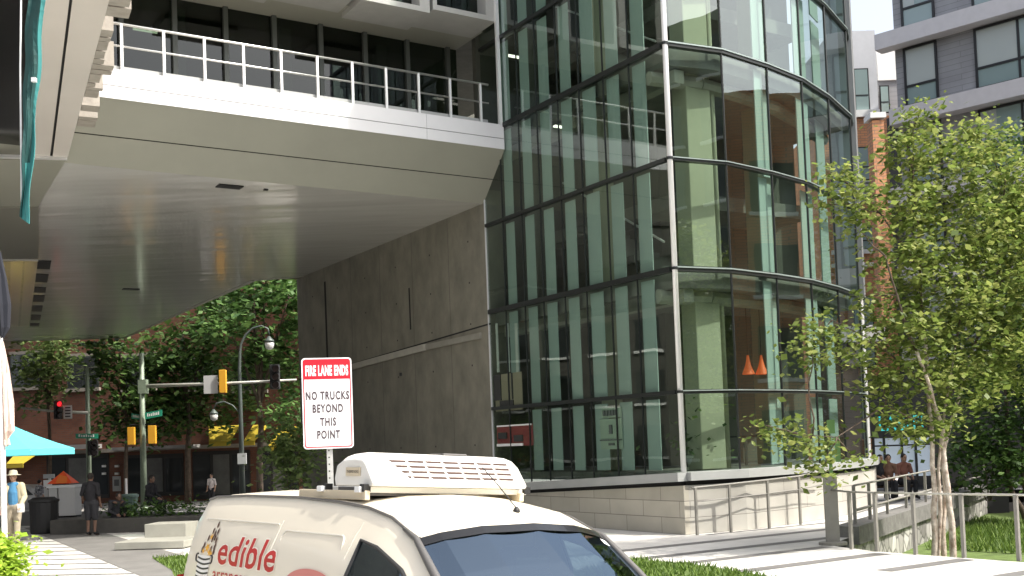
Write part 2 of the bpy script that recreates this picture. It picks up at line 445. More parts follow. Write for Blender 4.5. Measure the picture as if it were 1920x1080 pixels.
lawn('garden_grass', gin, -.72, 7000, .2, 5)

# ------------------------------------------------------------------ the glass building
ZL = [1.35, 3.10, 5.82, 8.27, 10.85, 13.30, 15.80, 18.3, 20.8]     # transom lines
RPTS = [Vector(p) for p in ((3.68, 24), (5.03, 24.61), (6.32, 25.71), (7.44, 26.84), (8.53, 28.33), (9.67, 30.19), (10.3, 31.9), (10.6, 34.5))]
BL = 7.98                                                            # the left face ends at the concrete wall
LB = [0, 1.32, 2.31, 3.30, 4.23, 5.2, 6.1, 7.08, BL]
gb = thing('glass_building', 'green glass corner building with pale frosted strips and a curved right face', 'building', (C0.x, C0.y, 0))
def base_z(b): return 1.35 - .045 * max(0, b)
# left glazing, one sheet per storey band
for k in range(len(ZL) - 1):
    mb = MB(); z0, z1 = ZL[k], ZL[k + 1]
    if k == 0:
        mb.quad(L(0, BL, base_z(BL)), L(0, 0, 1.35), L(0, 0, z1), L(0, BL, z1))
    else:
        mb.quad(L(0, BL, z0), L(0, 0, z0), L(0, 0, z1), L(0, BL, z1))
    mb.build('glazing', GLASS, gb)
    mb = MB()
    for p, q in zip(RPTS[:-2], RPTS[1:-1]):
        mb.quad((p.x, p.y, z0), (q.x, q.y, z0), (q.x, q.y, z1), (p.x, p.y, z1))
    mb.build('glazing', GLASS, gb)
# transoms
def rn(i):                                                           # outward normal of the right face at point i
    p, q = RPTS[max(0, i - 1)], RPTS[min(len(RPTS) - 1, i + 1)]
    d = (q - p).normalized(); return Vector((d.y, -d.x))
def right_band(o0, o1, z0, z1, last=7):
    m = MB(); n = last
    inn = [RPTS[i] + rn(i) * o0 for i in range(n)]; out = [RPTS[i] + rn(i) * o1 for i in range(n)]
    for i in range(n - 1):
        p = [out[i], out[i + 1], inn[i + 1], inn[i]]
        m.hexa([(v.x, v.y, z0) for v in p] + [(v.x, v.y, z1) for v in p])
    return m
for k, z in enumerate(ZL[1:-1]):
    h = .06 if k in (1, 3, 5) else .045
    MB().lbox(-.05, .10, .12, BL, z - h, z + h).build('transom', MULLION, gb)
    right_band(-.10, .05, z - h, z + h).build('transom', MULLION, gb)
    right_band(.052, .075, z + h * .2, z + h * .7).build('transom_trim', MULLION_L, gb)
# mullions: slim dark joints on the left face, brighter edge beside the frosted strips
for b in LB[1:-1]:
    MB().lbox(-.018, .015, b - .014, b + .014, base_z(b), 20.8).build('mullion', MULLION, gb)
for i, p in enumerate(RPTS[1:6]):
    n = rn(i + 1); c = p + n * .01
    MB().tube([(c.x, c.y, 1.35), (c.x, c.y, 20.8)], .028, 6).build('mullion', MULLION, gb)
# frosted glass fins inside, one per bay and storey band on both faces
for k in range(len(ZL) - 2):
    for j, b in enumerate(LB[1:-1]):
        if k == 0 and j > 5: continue
        w = (.46, .46, .52, .44, .44, .42, .42)[j]
        z0 = max(ZL[k], base_z(b)) + .03
        rr = random.Random(k * 31 + j)
        if k == 1 and j == 0: z0 += 0
        MB().lbox(.08, .10, b - .03 - w, b - .03, z0, ZL[k + 1] - .12).build('frosted_fin', FIN, gb)
    for i, (f0, f1, dp) in enumerate(((.02, .30, .30), (.80, .98, .12), (.20, .38, .4), (.10, .52, .22), (.25, .6, .5))):
        p, q = RPTS[i], RPTS[i + 1]
        if i == 0: continue
        d = (q - p); n = Vector((-d.y, d.x)).normalized() * dp
        a_, b_ = p + d * f0 + n, p + d * f1 + n; n2 = n.normalized() * .03
        MB().hexa([(v.x, v.y, ZL[k] + .05) for v in (a_, b_, b_ + n2, a_ + n2)] + [(v.x, v.y, ZL[k + 1] - .12) for v in (a_, b_, b_ + n2, a_ + n2)]).build('frosted_fin', FIN, gb)
# corner mast
MB().tube([(C0.x, C0.y, 1.35), (C0.x, C0.y, 21)], .062, 12).build('corner_mast', mat('mast_white', (.8, .8, .79), .3, metal=.25), gb, smooth=True)
for z in ZL[1:-1]:
    MB().tube([(C0.x, C0.y, z - .03), (C0.x, C0.y, z + .03)], .085, 10).build('mast_collar', MULLION, gb)
# grey metal panel that closes the curve
m = MB()
for i in (5, 6):
    p, q = RPTS[i], RPTS[i + 1]
    if i == 5: p = p.lerp(q, .42)
    d = (q - p).normalized(); n = Vector((d.y, -d.x)) * .12
    ww = [p + n, q + n, q - n * 2, p - n * 2]
    m.prism([(v.x, v.y) for v in ww], 5.9, 20.9)
m.build('closing_panel', mat('closing_metal', (.23, .235, .235), .45, metal=.3, var=.1, scale=1.2), gb)
pq = RPTS[5].lerp(RPTS[6], .45)
MB().tube([(pq.x, pq.y, 1.0), (pq.x, pq.y, 5.9)], .09, 8).build('end_post', STEEL_LIGHT, gb)
# base ledge
m = MB()
pl = [L(-.28, -.12, 0), L(-.28, BL, 0), L(.25, BL, 0), L(.25, -.12, 0)]
m.prism([(v.x, v.y) for v in pl], [1.15, .78, .78, 1.15], [1.345, base_z(BL) - .005, base_z(BL) - .005, 1.345])
m.build('base_ledge', SILL_GREY, gb)
right_band(-.3, .28, 1.16, 1.342).build('base_ledge', SILL_GREY, gb)
m = MB(); m.prism([(v.x, v.y) for v in (L(-.08, 0, 0), L(-.08, BL, 0), L(.3, BL, 0), L(.3, 0, 0))], [1.05, .7, .7, 1.05], [1.15, .78, .78, 1.15])
m.build('shadow_gap', DARK_GAP, gb)
right_band(-.3, .08, 1.05, 1.16).build('shadow_gap', DARK_GAP, gb)
# floors, ceilings and back walls
foot = [L(.22, .25, 0), L(.22, 21, 0), L(6.2, 21, 0)] + [Vector((p.x, p.y, 0)) - Vector((rn(i + 1).x, rn(i + 1).y, 0)) * .22 for i, p in reversed(list(enumerate(RPTS[1:6])))]
fp = [(v.x, v.y) for v in reversed(foot)]
for z, t in ((1.33, .2), (5.86, .42), (10.9, .42), (15.85, .42), (20.9, .5)):
    MB().prism(fp, z - t, z).build('floor_slab', SLAB, gb)
for z in (8.27, 13.3):
    # set-back mezzanine edges
    MB().lbox(2.4, 7.0, 2.5, 8.6, z - .35, z + .02).build('mezzanine', SLAB, gb)
for zc in (5.3, 10.3, 15.3):                                          # ceilings hung under the slabs with beams
    MB().lbox(.5, .78, .3, 8.2, zc - .16, zc + .14).build('edge_beam', CEIL, gb)
    p, q = RPTS[0], RPTS[5]
    for i in range(5):
        a_, b_ = RPTS[i] - rn(i) * .75, RPTS[i + 1] - rn(i + 1) * .75
        MB().tube([(a_.x, a_.y, zc), (b_.x, b_.y, zc)], .17, 8).build('edge_beam', CEIL, gb)
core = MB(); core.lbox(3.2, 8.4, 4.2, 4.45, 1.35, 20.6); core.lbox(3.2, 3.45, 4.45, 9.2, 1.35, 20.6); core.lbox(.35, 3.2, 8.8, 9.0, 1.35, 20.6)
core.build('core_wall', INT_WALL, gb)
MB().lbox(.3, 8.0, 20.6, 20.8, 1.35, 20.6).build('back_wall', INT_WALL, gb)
# big pale columns inside
def incol(a, b, w, d, z1=20.5):
    MB().lbox(a - w / 2, a + w / 2, b - d / 2, b + d / 2, 1.35, z1).build('column', INT_COLUMN, gb, bevel=.02)
incol(1.36, .74, .74, .5)
c = L(1.93, .66, 0); MB().tube([(c.x, c.y, 1.35), (c.x, c.y, 20)], .07, 8).build('pipe', INT_COLUMN, gb, smooth=True)
c = L(.75, 3.45, 0); MB().tube([(c.x, c.y, 1.35), (c.x, c.y, 20.4)], .26, 18).build('column', INT_COLUMN, gb, smooth=True)
c = L(.8, 6.6, 0); MB().tube([(c.x, c.y, 1.35), (c.x, c.y, 20.4)], .24, 16).build('column', INT_WALL, gb, smooth=True)
incol(4.6, 1.9, .55, .5)
# ceiling lights that glow through the glass
for px, py, z in ((965, 105, 13.0), (1003, 105, 13.0), (1060, 238, 10.25), (1200, 690, 4.5), (1255, 690, 4.5), (1300, 690, 4.5), (1215, 720, 4.2)):
    p = atz(px, py, z); a, b = toL(p)
    if a < .2: a = .6
    MB().lbox(a - .35, a + .35, b - .05, b + .05, z - .04, z).build('ceiling_light', LAMP_ON, gb)
# stair flights seen between the strips
for z0 in (5.9, 10.9):
    m = MB()
    for s in range(14):
        m.lbox(1.6, 2.7, 2.2 + s * .3, 2.5 + s * .3, z0 + s * .17, z0 + s * .17 + .2)
    m.build('stair', mat('stair_steel', (.12, .13, .12), .5, metal=.4), gb)
    MB().tube([L(1.6, 2.2, z0 + 1.0), L(1.6, 6.4, z0 + 3.4)], .03, 6).build('stair_rail', STEEL_LIGHT, gb)
# pendant lamps
for px, py in ((1403, 690), (1428, 690), (1312, 683)):
    p = at(px, py, 27.5 if px > 1350 else 26.0)
    t = thing('pendant_lamp', {1403: 'orange pendant lamp, left one of the two hanging close together behind the glass', 1428: 'orange pendant lamp, right one of the two hanging close together behind the glass', 1312: 'single orange pendant lamp half hidden by the pale column beside the white mast'}[px], 'lamp', p, 'orange pendant lamps in the ground floor')
    MB().lathe(p, [(.03, .32), (.045, .2), (.08, .05), (.15, -.12), (.16, -.16)], 14, cap=False).build('lamp_shade', mat('lamp_orange', (.75, .16, .05), .4, emit=(.9, .16, .04), estr=.25), t, smooth=True)
    MB().tube([p + Vector((0, 0, .3)), Vector((p.x, p.y, 5.44))], .008, 5).build('cord', BLACK, t)
# retaining wall under the building
rw = thing('retaining_wall', 'pale stone block retaining wall under the glass building, lit on its right side', 'wall', (C0.x, C0.y, 0))
STONE = brick_mat('stone_block', (.47, .455, .41), (.39, .375, .335), (.24, .225, .20), bw=1.9, rh=.36, msize=.008, along=(E1.x, E1.y))
STONE2 = brick_mat('stone_block_side', (.47, .44, .37), (.37, .35, .29), (.2, .185, .16), bw=1.25, rh=.36, msize=.008, along=(E2.x, E2.y))
m = MB(); m.prism([(v.x, v.y) for v in (L(-.16, -.16, 0), L(-.16, BL + .4, 0), L(.2, BL + .4, 0), L(.2, -.16, 0))], -.1, [1.06, .68, .68, 1.06])
m.build('side_face', STONE2, rw)
right_band(-.2, .162, -.1, 1.055).build('front_face', STONE, rw)
# handrail in front of it
hr = thing('handrail', 'thin grey steel handrail in front of the sunlit stone retaining wall', 'railing', atz(1290, 1003, 0))
posts = [(1290, 1003, 915), (1368, 989, 908), (1440, 976, 900), (1500, 965, 893)]
tops = []
for px, yb, yt in posts:
    best = None
    for i in range(6):
        for q in range(60):
            c = (RPTS[i] + rn(i) * .42).lerp(RPTS[i + 1] + rn(i + 1) * .42, q / 60); e = abs(px_of((c.x, c.y, .5)) - px)
            if best is None or e < best[0]: best = (e, c)
    b = Vector((best[1].x, best[1].y, 0)); z = at(px, yt, b.y).z
    MB().box((b.x, b.y, z / 2), (.05, .05, z), math.atan2(E1.y, E1.x)).build('post', RAIL_PAINT, hr)
    tops.append(Vector((b.x, b.y, z)))
end = tops[-1] + (tops[-1] - tops[-2]) * 1.1; end.z += .06
MB().tube([tops[0] - (tops[1] - tops[0]) * .1] + tops + [end], .024, 8).build('top_rail', RAIL_PAINT, hr, smooth=True)
MB().tube([t - Vector((0, 0, .3)) for t in tops + [end]], .014, 6).build('lower_rail', RAIL_PAINT, hr)

# ------------------------------------------------------------------ concrete wall beside the passage
cw = thing('concrete_wall', 'dark board-marked concrete wall under the bridge with a sloping ledge', 'wall', L(0, 9, 0))
ZS = 8.92
MB().lbox(-.02, .6, BL + .03, 22.6, -.8, ZS + .4).build('wall', WALL_CONC, cw)
MB().lbox(-.035, .0, BL, BL + .03, .5, ZS + .2).build('edge_trim', STEEL_LIGHT, cw)
PW0 = L(-.02, 0, 0); NW = Vector((-E1.x, -E1.y, 0))
def onwall(px, py, off=0.0):
    d = ray(px, py); o = Vector((0, 0, EYE)); t = (PW0 - o).dot(NW) / d.dot(NW); return o + d * t + NW * off
def wallslot(p0, p1, w, depth, name, m_, dv=Vector((0, 0, 1))):
    a, b = onwall(*p0), onwall(*p1); t = (b - a).normalized(); s = NW.cross(t).normalized() * w / 2; n = NW * depth; e = NW * -.02
    MB().hexa([a - s + e, a + s + e, a + s + n, a - s + n, b - s + e, b + s + e, b + s + n, b - s + n]).build(name, m_, cw)
wallslot((767, 540), (770, 618), .09, .003, 'slot', DARK_GAP)
wallslot((609, 528), (614, 672), .16, .003, 'slot', DARK_GAP)
wallslot((560, 712), (919, 607), .045, .004, 'joint', DARK_GAP)
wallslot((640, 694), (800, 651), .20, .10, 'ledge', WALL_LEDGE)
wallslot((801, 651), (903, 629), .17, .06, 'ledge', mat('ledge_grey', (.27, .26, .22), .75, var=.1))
JN = mat('form_joint', (.10, .095, .08), .8)
for b in (10.2, 12.6, 15.0, 17.4, 19.8):
    MB().lbox(-.0225, -.02, b - .008, b + .008, .1, ZS).build('form_joint', JN, cw)
m = MB()
for b in (9.0, 11.4, 13.8, 16.2, 18.6, 21.0):
    for z in (.9, 2.1, 4.4, 5.6, 6.8, 8.0):
        m.lbox(-.023, -.02, b - .025, b + .025, z - .025, z + .025)
m.build('tie_hole', DARK_GAP, cw)
p = onwall(752, 702); MB().box(p, (.1, .1, .1)).build('wall_box', BLACK, cw)

# ------------------------------------------------------------------ bridge building over the passage
br = thing('bridge_building', 'building bridging the passage with white balcony edge and glossy grey underside', 'building', L(-5, 8, 0))
FB, BZ0, BZ1 = 6.85, 10.17, 10.85
IB = 8.08                                                             # where the sloped underside meets the level one
AL = -22.0
P1, P2, P3 = atz(580, 518, ZS), atz(480, 526, ZS), atz(235, 634, ZS)
P4 = atz(74, 626, ZS)
n0, n1 = L(0, IB, ZS), L(AL, IB, ZS)
w1 = L(0, 22.5, ZS)
P5 = L(AL, 34, ZS)
poly = [n0, w1, P1, P2, P3, Vector((P3.x - 14, P3.y - 1.5, ZS)), n1]
m = MB(); m.v = [Vector(v) for v in poly]; m.f = [tuple(range(len(poly)))]
m.build('underside', SOFFIT, br)
# rim round the far edge of the underside
m = MB()
for p, q in ((w1, P1), (P1, P2), (P2, P3), (P3, poly[5])):
    d = (q - p).normalized(); n = Vector((d.y, -d.x, 0)) * .18
    for v in (1,):
        m.hexa([p + Vector((0, 0, -.02)), q + Vector((0, 0, -.02)), q - n + Vector((0, 0, -.02)), p - n + Vector((0, 0, -.02)),
                p + Vector((0, 0, 1.6)), q + Vector((0, 0, 1.6)), q - n + Vector((0, 0, 1.6)), p - n + Vector((0, 0, 1.6))])
m.build('underside_rim', PANEL_UNDER, br)
# sloped underside in two strips with a joint
def slope(t0, t1, off=0):
    b0, b1 = FB + (IB - FB) * t0, FB + (IB - FB) * t1; z0, z1 = BZ0 + (ZS - BZ0) * t0, BZ0 + (ZS - BZ0) * t1
    return b0, z0, b1, z1
for t0, t1 in ((.0, .535), (.55, 1.0)):
    b0, z0, b1, z1 = slope(t0, t1)
    m = MB(); m.quad(L(0, b0, z0), L(AL, b0, z0), L(AL, b1, z1), L(0, b1, z1)); m.build('sloped_underside', PANEL_UNDER, br)
b0, z0, b1, z1 = slope(.53, .555)
MB().quad(L(0, b0 + .03, z0 + .01), L(AL, b0 + .03, z0 + .01), L(AL, b1 + .03, z1 + .01), L(0, b1 + .03, z1 + .01)).build('panel_joint', DARK_GAP, br)
# white fascia in two courses of panels
for z0, z1 in ((BZ0, 10.455), (10.472, BZ1)):
    aa = [0, -2.4, -5.2, -8.0, -10.8, -13.6, AL]
    for a1, a0 in zip(aa[:-1], aa[1:]):
        MB().lbox(a0 + .004, a1 - .004 if a1 else -.01, FB - .02, FB + .12, z0, z1).build('fascia_panel', FASCIA_W, br)
MB().lbox(AL, -.02, FB + .0, FB + .1, 10.44, 10.49).build('fascia_joint', DARK_GAP, br)
MB().lbox(AL, -.02, FB + .1, 9.3, 10.55, 10.80).build('balcony_floor', mat('balcony_floor', (.42, .40, .37), .8), br)
# recessed window wall behind the balcony
GBk = 9.3
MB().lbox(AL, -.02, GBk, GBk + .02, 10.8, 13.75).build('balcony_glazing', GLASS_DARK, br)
for k in range(16):
    a = -.35 - k * 1.32
    MB().lbox(a - .06, a + .06, GBk - .12, GBk - .005, 10.8, 13.75).build('balcony_mullion', mat('balcony_mullion', (.10, .11, .10), .45, metal=.3), br)
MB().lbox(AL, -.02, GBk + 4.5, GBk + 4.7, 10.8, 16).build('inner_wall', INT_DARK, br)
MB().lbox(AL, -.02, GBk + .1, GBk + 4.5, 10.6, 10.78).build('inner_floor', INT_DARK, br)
for k in range(6):
    a = -2.2 - k * 2.9
    MB().lbox(a - .17, a + .17, GBk + .5, GBk + .8, 10.8, 13.7).build('inner_column', FIN, br)
MB().lbox(-9.2, -8.6, GBk + .3, GBk + .36, 12.9, 13.0).build('inner_light', LAMP_ON, br)
# upper storeys: soffit, projecting window boxes
MB().lbox(AL, -.02, FB + .9, 20, 13.75, 13.95).build('upper_soffit', PANEL_UNDER, br)
MB().lbox(AL, -.02, FB + 1.4, 20, 13.95, 20.5).build('upper_wall', mat('upper_dark', (.06, .065, .06), .4), br)
BOXM = mat('upper_panel', (.40, .40, .38), .5, var=.06)
for k in range(9):
    a1 = -.1 - k * 2.05; a0 = a1 - 1.95; zz = 13.62 + (.0 if k % 2 else .12)
    m = MB(); m.lbox(a0, a1, FB + .05, FB + 1.4, zz, zz + .14)
    m.lbox(a0, a0 + .12, FB + .05, FB + 1.4, zz + .14, zz + 2.6); m.lbox(a1 - .3, a1, FB + .05, FB + 1.4, zz + .14, zz + 2.6)
    m.build('window_box', BOXM, br)
    MB().lbox(a0 + .125, a1 - .305, FB + .5, FB + .52, zz + .145, zz + 2.6).build('window', GLASS_DARK, br)
MB().lbox(-.14, -.04, FB - .02, FB + .06, 10.86, 20).build('corner_trim', STEEL_LIGHT, br)
# lights and small vents recessed in the underside
for px, py, wx, wy in ((430, 349, 1.25, .34), (245, 542, 1.25, .34)):
    p = atz(px, py, ZS); a, b = toL(p)
    MB().lbox(a - wx / 2 * .5, a + wx / 2 * .5, b - wy / 2, b + wy / 2, ZS - .03, ZS + .1).build('recessed_light', BLACK, br)
p = atz(498, 355, ZS); a, b = toL(p); MB().lbox(a - .05, a + .05, b - .05, b + .05, ZS - .03, ZS + .05).build('sensor', BLACK, br)
# balcony railing
PX = [(228, 35, 120), (308, 52, 130), (384, 66, 142), (457, 78, 153), (527, 90, 165), (596, 103, 175), (660, 115, 185), (723, 127, 196), (784, 138, 205), (844, 148, 215), (902, 160, 222)]
NF = Vector((-E2.x, -E2.y, 0)); F0 = L(0, FB + .06, 0)
def onfascia(px, py):
    d = ray(px, py); o = Vector((0, 0, EYE)); t = (F0 - o).dot(NF) / d.dot(NF); return o + d * t
rail = thing('balcony_railing', 'steel post and rail balcony railing standing on the white balcony edge', 'railing', L(-5, FB, 10.85))
aa = []
for px, yt, yb in PX:
    p = onfascia(px, yb); a, b = toL(p); aa.append(a)
step = (aa[0] - aa[-1]) / (len(aa) - 1)
for k in range(-4, len(aa)):
    a = aa[0] - step * k
    MB().lbox(a - .03, a + .03, FB + .03, FB + .085, 10.62, 11.93).build('post', STEEL_LIGHT, rail)
for z, r in ((11.93, .032), (11.42, .025)):
    MB().tube([L(aa[0] - step * -4.6, FB + .06, z), L(-.42, FB + .06, z)], r, 8).build('rail', STEEL, rail, smooth=True)
MB().lbox(aa[0] - step * -4.6, -.42, FB + .13, FB + .15, 10.86, 10.98).build('toe_board', SILL_GREY, rail)

# ------------------------------------------------------------------ left tower, seen from below
lt = thing('left_tower', 'stone clad building overhead at the left with pale glossy strip underside', 'building', (-10, 22, 0))
STRIP = mat('strip_underside', (.66, .61, .56), .14, metal=.0, var=.03, scale=.6)
zt = 8.9
def strip_poly(a, b, c, d): return [atz(*q, zt) for q in (a, b, c, d)]
for q in (((60, 299), (93, 299), (131, -8), (84, -8)), ((98, 299), (126, 299), (207, -8), (137, -8))):
    m = MB(); v = strip_poly(*q); m.hexa([p for p in v] + [p + Vector((0, 0, .06)) for p in v]); m.build('underside_strip', STRIP, lt)
v = strip_poly((93, 299), (98, 299), (137, -8), (131, -8)); m = MB(); m.hexa([p + Vector((0, 0, .05)) for p in v] + [p + Vector((0, 0, .09)) for p in v]); m.build('strip_groove', DARK_GAP, lt)
for q in (((18, 612), (34, 612), (43, 489), (20, 489)), ((38, 612), (54, 612), (71, 489), (47, 489))):
    m = MB(); v = strip_poly(*q); m.hexa([p for p in v] + [p + Vector((0, 0, .06)) for p in v]); m.build('underside_strip', STRIP, lt)
v = strip_poly((34, 612), (38, 612), (47, 489), (43, 489)); m = MB(); m.hexa([p + Vector((0, 0, .05)) for p in v] + [p + Vector((0, 0, .09)) for p in v]); m.build('strip_groove', DARK_GAP, lt)
# beam across
m = MB(); v = [atz(*q, zt - .06) for q in ((-260, 486), (72, 486), (72, 389), (-260, 389))]
m.hexa(v + [p + Vector((0, 0, .5)) for p in v]); m.build('cross_beam', mat('beam_grey', (.22, .215, .18), .6), lt)
m = MB(); v = [atz(*q, zt - .03) for q in ((-260, 389), (70, 389), (124, 300), (-260, 297))]
m.hexa(v + [p + Vector((0, 0, .5)) for p in v]); m.build('cross_panel', PANEL_UNDER, lt)
m = MB(); v = [atz(*q, zt - .05) for q in ((-40, 296), (126, 301), (126, 298), (-40, 293))]
m.hexa(v + [p + Vector((0, 0, .06)) for p in v]); m.build('edge_trim', STEEL_LIGHT, lt)
m = MB(); v = [atz(*q, zt - .07) for q in ((-40, 489), (72, 490), (72, 487), (-40, 486))]
m.hexa(v + [p + Vector((0, 0, .06)) for p in v]); m.build('edge_trim', STEEL_LIGHT, lt)
# dark void beside the strips
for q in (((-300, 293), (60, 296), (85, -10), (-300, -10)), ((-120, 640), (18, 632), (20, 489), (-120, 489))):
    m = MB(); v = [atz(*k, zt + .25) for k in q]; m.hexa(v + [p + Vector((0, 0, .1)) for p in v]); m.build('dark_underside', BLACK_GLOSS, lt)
# stacked stone blocks down the right edge
STB = mat('tower_stone', (.33, .30, .26), .7, var=.18, scale=4, bump=.3)
e0, e1_ = atz(207, -8, zt), atz(143, 238, zt); rr = random.Random(5); t = 0.0
ed = (e1_ - e0); el = ed.length; ed.normalize(); en = Vector((ed.y, -ed.x, 0))
if en.x < 0: en = -en
yl = 0
while yl < el:
    w = rr.uniform(.18, .55); o_ = rr.uniform(.12, .36); h = rr.uniform(.25, .6)
    a = e0 + ed * yl; b = e0 + ed * min(el, yl + w * .86)
    if rr.random() > .12:
        m = MB(); m.hexa([a, b, b + en * o_, a + en * o_] + [p + Vector((0, 0, h)) for p in (a, b, b + en * o_, a + en * o_)]); m.build('stone_block', STB, lt)
    yl += w
e0, e1_ = atz(71, 489, zt), atz(56, 612, zt); ed = (e1_ - e0); el = ed.length; ed.normalize(); en = Vector((ed.y, -ed.x, 0)) if ed.y > 0 else Vector((-ed.y, ed.x, 0))
yl = 0
while yl < el:
    w = rr.uniform(2.2, 3.6)
    a = e0 + ed * yl; b = e0 + ed * min(el, yl + w * .6); m = MB(); o_ = .42
    m.hexa([a, b, b + en * o_, a + en * o_] + [p + Vector((0, 0, .5)) for p in (a, b, b + en * o_, a + en * o_)]); m.build('louvre_block', BLACK, lt)
    yl += w
# the tower's mass above
q0, q1, q2 = atz(207, -8, zt), atz(126, 299, zt), atz(56, 612, zt)
dirn = (q2 - q0).normalized(); sid = Vector((-dirn.y, dirn.x, 0)); sid = sid if sid.x < 0 else -sid
a = q0 - dirn * 1.2 + sid * .05; b = q0 + dirn * 60 + sid * .05
MB().prism([(p.x, p.y) for p in (a, b, b + sid * 14, a + sid * 14)], zt + .42, 20).build('wall', STB, lt)

# ------------------------------------------------------------------ the van
vr, vy = -0.069, -0.928
VAN = thing('delivery_van', 'white delivery van with a roof cooling unit and red edible lettering, parked in front', 'van', (-1.918, 8.515, -.054))
VAN.rotation_mode = 'QUATERNION'
VAN.rotation_quaternion = (Matrix.Rotation(vy, 3, 'Z') @ Matrix.Rotation(vr, 3, 'X')).to_quaternion()
PAINT = mat('van_paint', (.80, .735, .60), .32, coat=.25)
PAINT_ROOF = PAINT
RUBBER = mat('rubber', (.02, .02, .02), .6)
TRIM = mat('grey_trim', (.10, .095, .09), .45)
WGLASS = glass_mat('van_glass', (.28, .34, .34), ior=2.6, refl=(.62, .80, 1.0))
SEAT = mat('van_seat', (.12, .12, .13), .9)
# profile points per section: (y, z) from sill to roof centre
def section(x):
    def lerp(tab):
        for (x0, v0), (x1, v1) in zip(tab[:-1], tab[1:]):
            if x <= x1: return v0 + (v1 - v0) * max(0, (x - x0)) / (x1 - x0)
        return tab[-1][1]
    zs = lerp([(0.0, 1.50), (.04, 1.58), (.10, 1.70), (.19, 1.785), (.32, 1.806), (.8, 1.822), (1.56, 1.824), (2.1, 1.806), (2.46, 1.782), (2.75, 1.735), (3.03, 1.635), (3.3, 1.44), (3.6, 1.215), (3.9, 1.01), (4.35, .93), (4.6, .80), (4.72, .55)])
    bow = lerp([(0, .02), (.3, .05), (1.5, .062), (2.4, .075), (3.03, .085), (3.6, .09), (3.95, .05), (4.7, .03)])
    wid = lerp([(0.0, .90), (.06, .96), (.2, .99), (.5, 1.0), (3.2, 1.0), (4.0, .975), (4.5, .86), (4.72, .7)])
    def k(z): return min(z, zs - .02)
    ys = lerp([(0, .60), (.15, .66), (.3, .655), (1.5, .62), (2.46, .62), (3.03, .645), (3.3, .68), (3.9, .73), (4.4, .74), (4.72, .6)]) / wid
    f = max(0.0, min(1.0, (zs - .5) / 1.3))
    pts = [(.80, .32), (.845, min(.70, .32 + .38 * f)), (.85, k(.95) if zs > 1.0 else zs - .08)]
    zb = min(1.13, zs - .07)
    pts.append((.838, zb))
    zw = zs - .16 if zs > 1.35 else zb + (zs - zb) * .55
    pts.append((.80 if zs > 1.3 else .82, zb + (zw - zb) * .6))
    pts.append((ys + .085, zw))
    pts.append((ys + .035, zw + (zs - zw) * .55))
    pts.append((ys, zs))
    pts.append((ys * .82, zs + bow * .42)); pts.append((ys * .5, zs + bow * .82)); pts.append((0, zs + bow))
    return [(y * wid, z) for y, z in pts]
XS = [0.0, .04, .10, .19, .32, .55, .8, 1.2, 1.56, 1.85, 2.1, 2.3, 2.46, 2.56, 2.75, 2.9, 3.03, 3.16, 3.3, 3.45, 3.6, 3.75, 3.9, 4.1, 4.35, 4.5, 4.6, 4.68, 4.72]
SEC = [section(x) for x in XS]
NP_ = 11
body = MB(); wind = MB(); sideg = [MB(), MB()]
def bowx(x, t):                           # the front of the roof and the glass bow forward towards the middle
    k = max(0.0, min(1.0, (x - 2.3) / .73)); k = k * k * (3 - 2 * k)
    return .16 * k * (1 - min(1.0, abs(t)) ** 2)
def ring(i, sgn=1): return [Vector((XS[i] + (bowx(XS[i], y / SEC[i][7][0]) if j >= 7 else 0), sgn * y, z)) for j, (y, z) in enumerate(SEC[i])]
grid = []
for i in range(len(XS)):
    r = ring(i, -1) + list(reversed(ring(i, 1)))[1:]
    base_i = len(body.v); body.v += r; grid.append(base_i)
W = 2 * NP_ - 1
for i in range(len(XS) - 1):
    for j in range(W - 1):
        jj = j if j < NP_ - 1 else W - 2 - j
        x0, x1 = XS[i], XS[i + 1]
        q = (grid[i] + j, grid[i + 1] + j, grid[i + 1] + j + 1, grid[i] + j + 1)
        if x0 >= 3.03 - 1e-6 and x1 <= 3.9 + 1e-6 and jj >= 7:
            b = len(wind.v); wind.v += [body.v[k].copy() for k in q]; wind.f.append((b, b + 1, b + 2, b + 3)); continue
        if x0 >= 2.56 - 1e-6 and x1 <= 3.6 + 1e-6 and 3 <= jj <= 4:
            g = sideg[0 if j < NP_ else 1]
            b = len(g.v); g.v += [body.v[k].copy() for k in q]; g.f.append((b, b + 1, b + 2, b + 3)); continue
        body.f.append(q)
body.f.append(tuple(grid[0] + j for j in range(W))); body.f.append(tuple(grid[-1] + j for j in reversed(range(W))))
for i in range(len(XS) - 1): body.f.append((grid[i], grid[i] + W - 1, grid[i + 1] + W - 1, grid[i + 1]))
ob = body.build('body', PAINT, VAN, local=True, smooth=True)
wind.build('windshield', WGLASS, VAN, local=True, smooth=True)
for g in sideg: g.build('side_window', WGLASS, VAN, local=True, smooth=True)
def side_y(x, z):                        # outer side surface at (x, z)
    s = section(x)
    for (y0, z0), (y1, z1) in zip(s[:-1], s[1:]):
        if z0 <= z <= z1: return y0 + (y1 - y0) * (z - z0) / max(1e-6, z1 - z0)
    return s[-1][0] if z > s[-1][1] else s[0][0]
from mathutils.bvhtree import BVHTree
BVH = BVHTree.FromPolygons(body.v, body.f)
def onside(x, z, off=.004):
    h = BVH.ray_cast(Vector((x, -3, z)), Vector((0, 1, 0)))
    y = h[0].y if h[0] is not None and h[0].y < 0 else -side_y(x, z)
    return Vector((x, y - off, z))
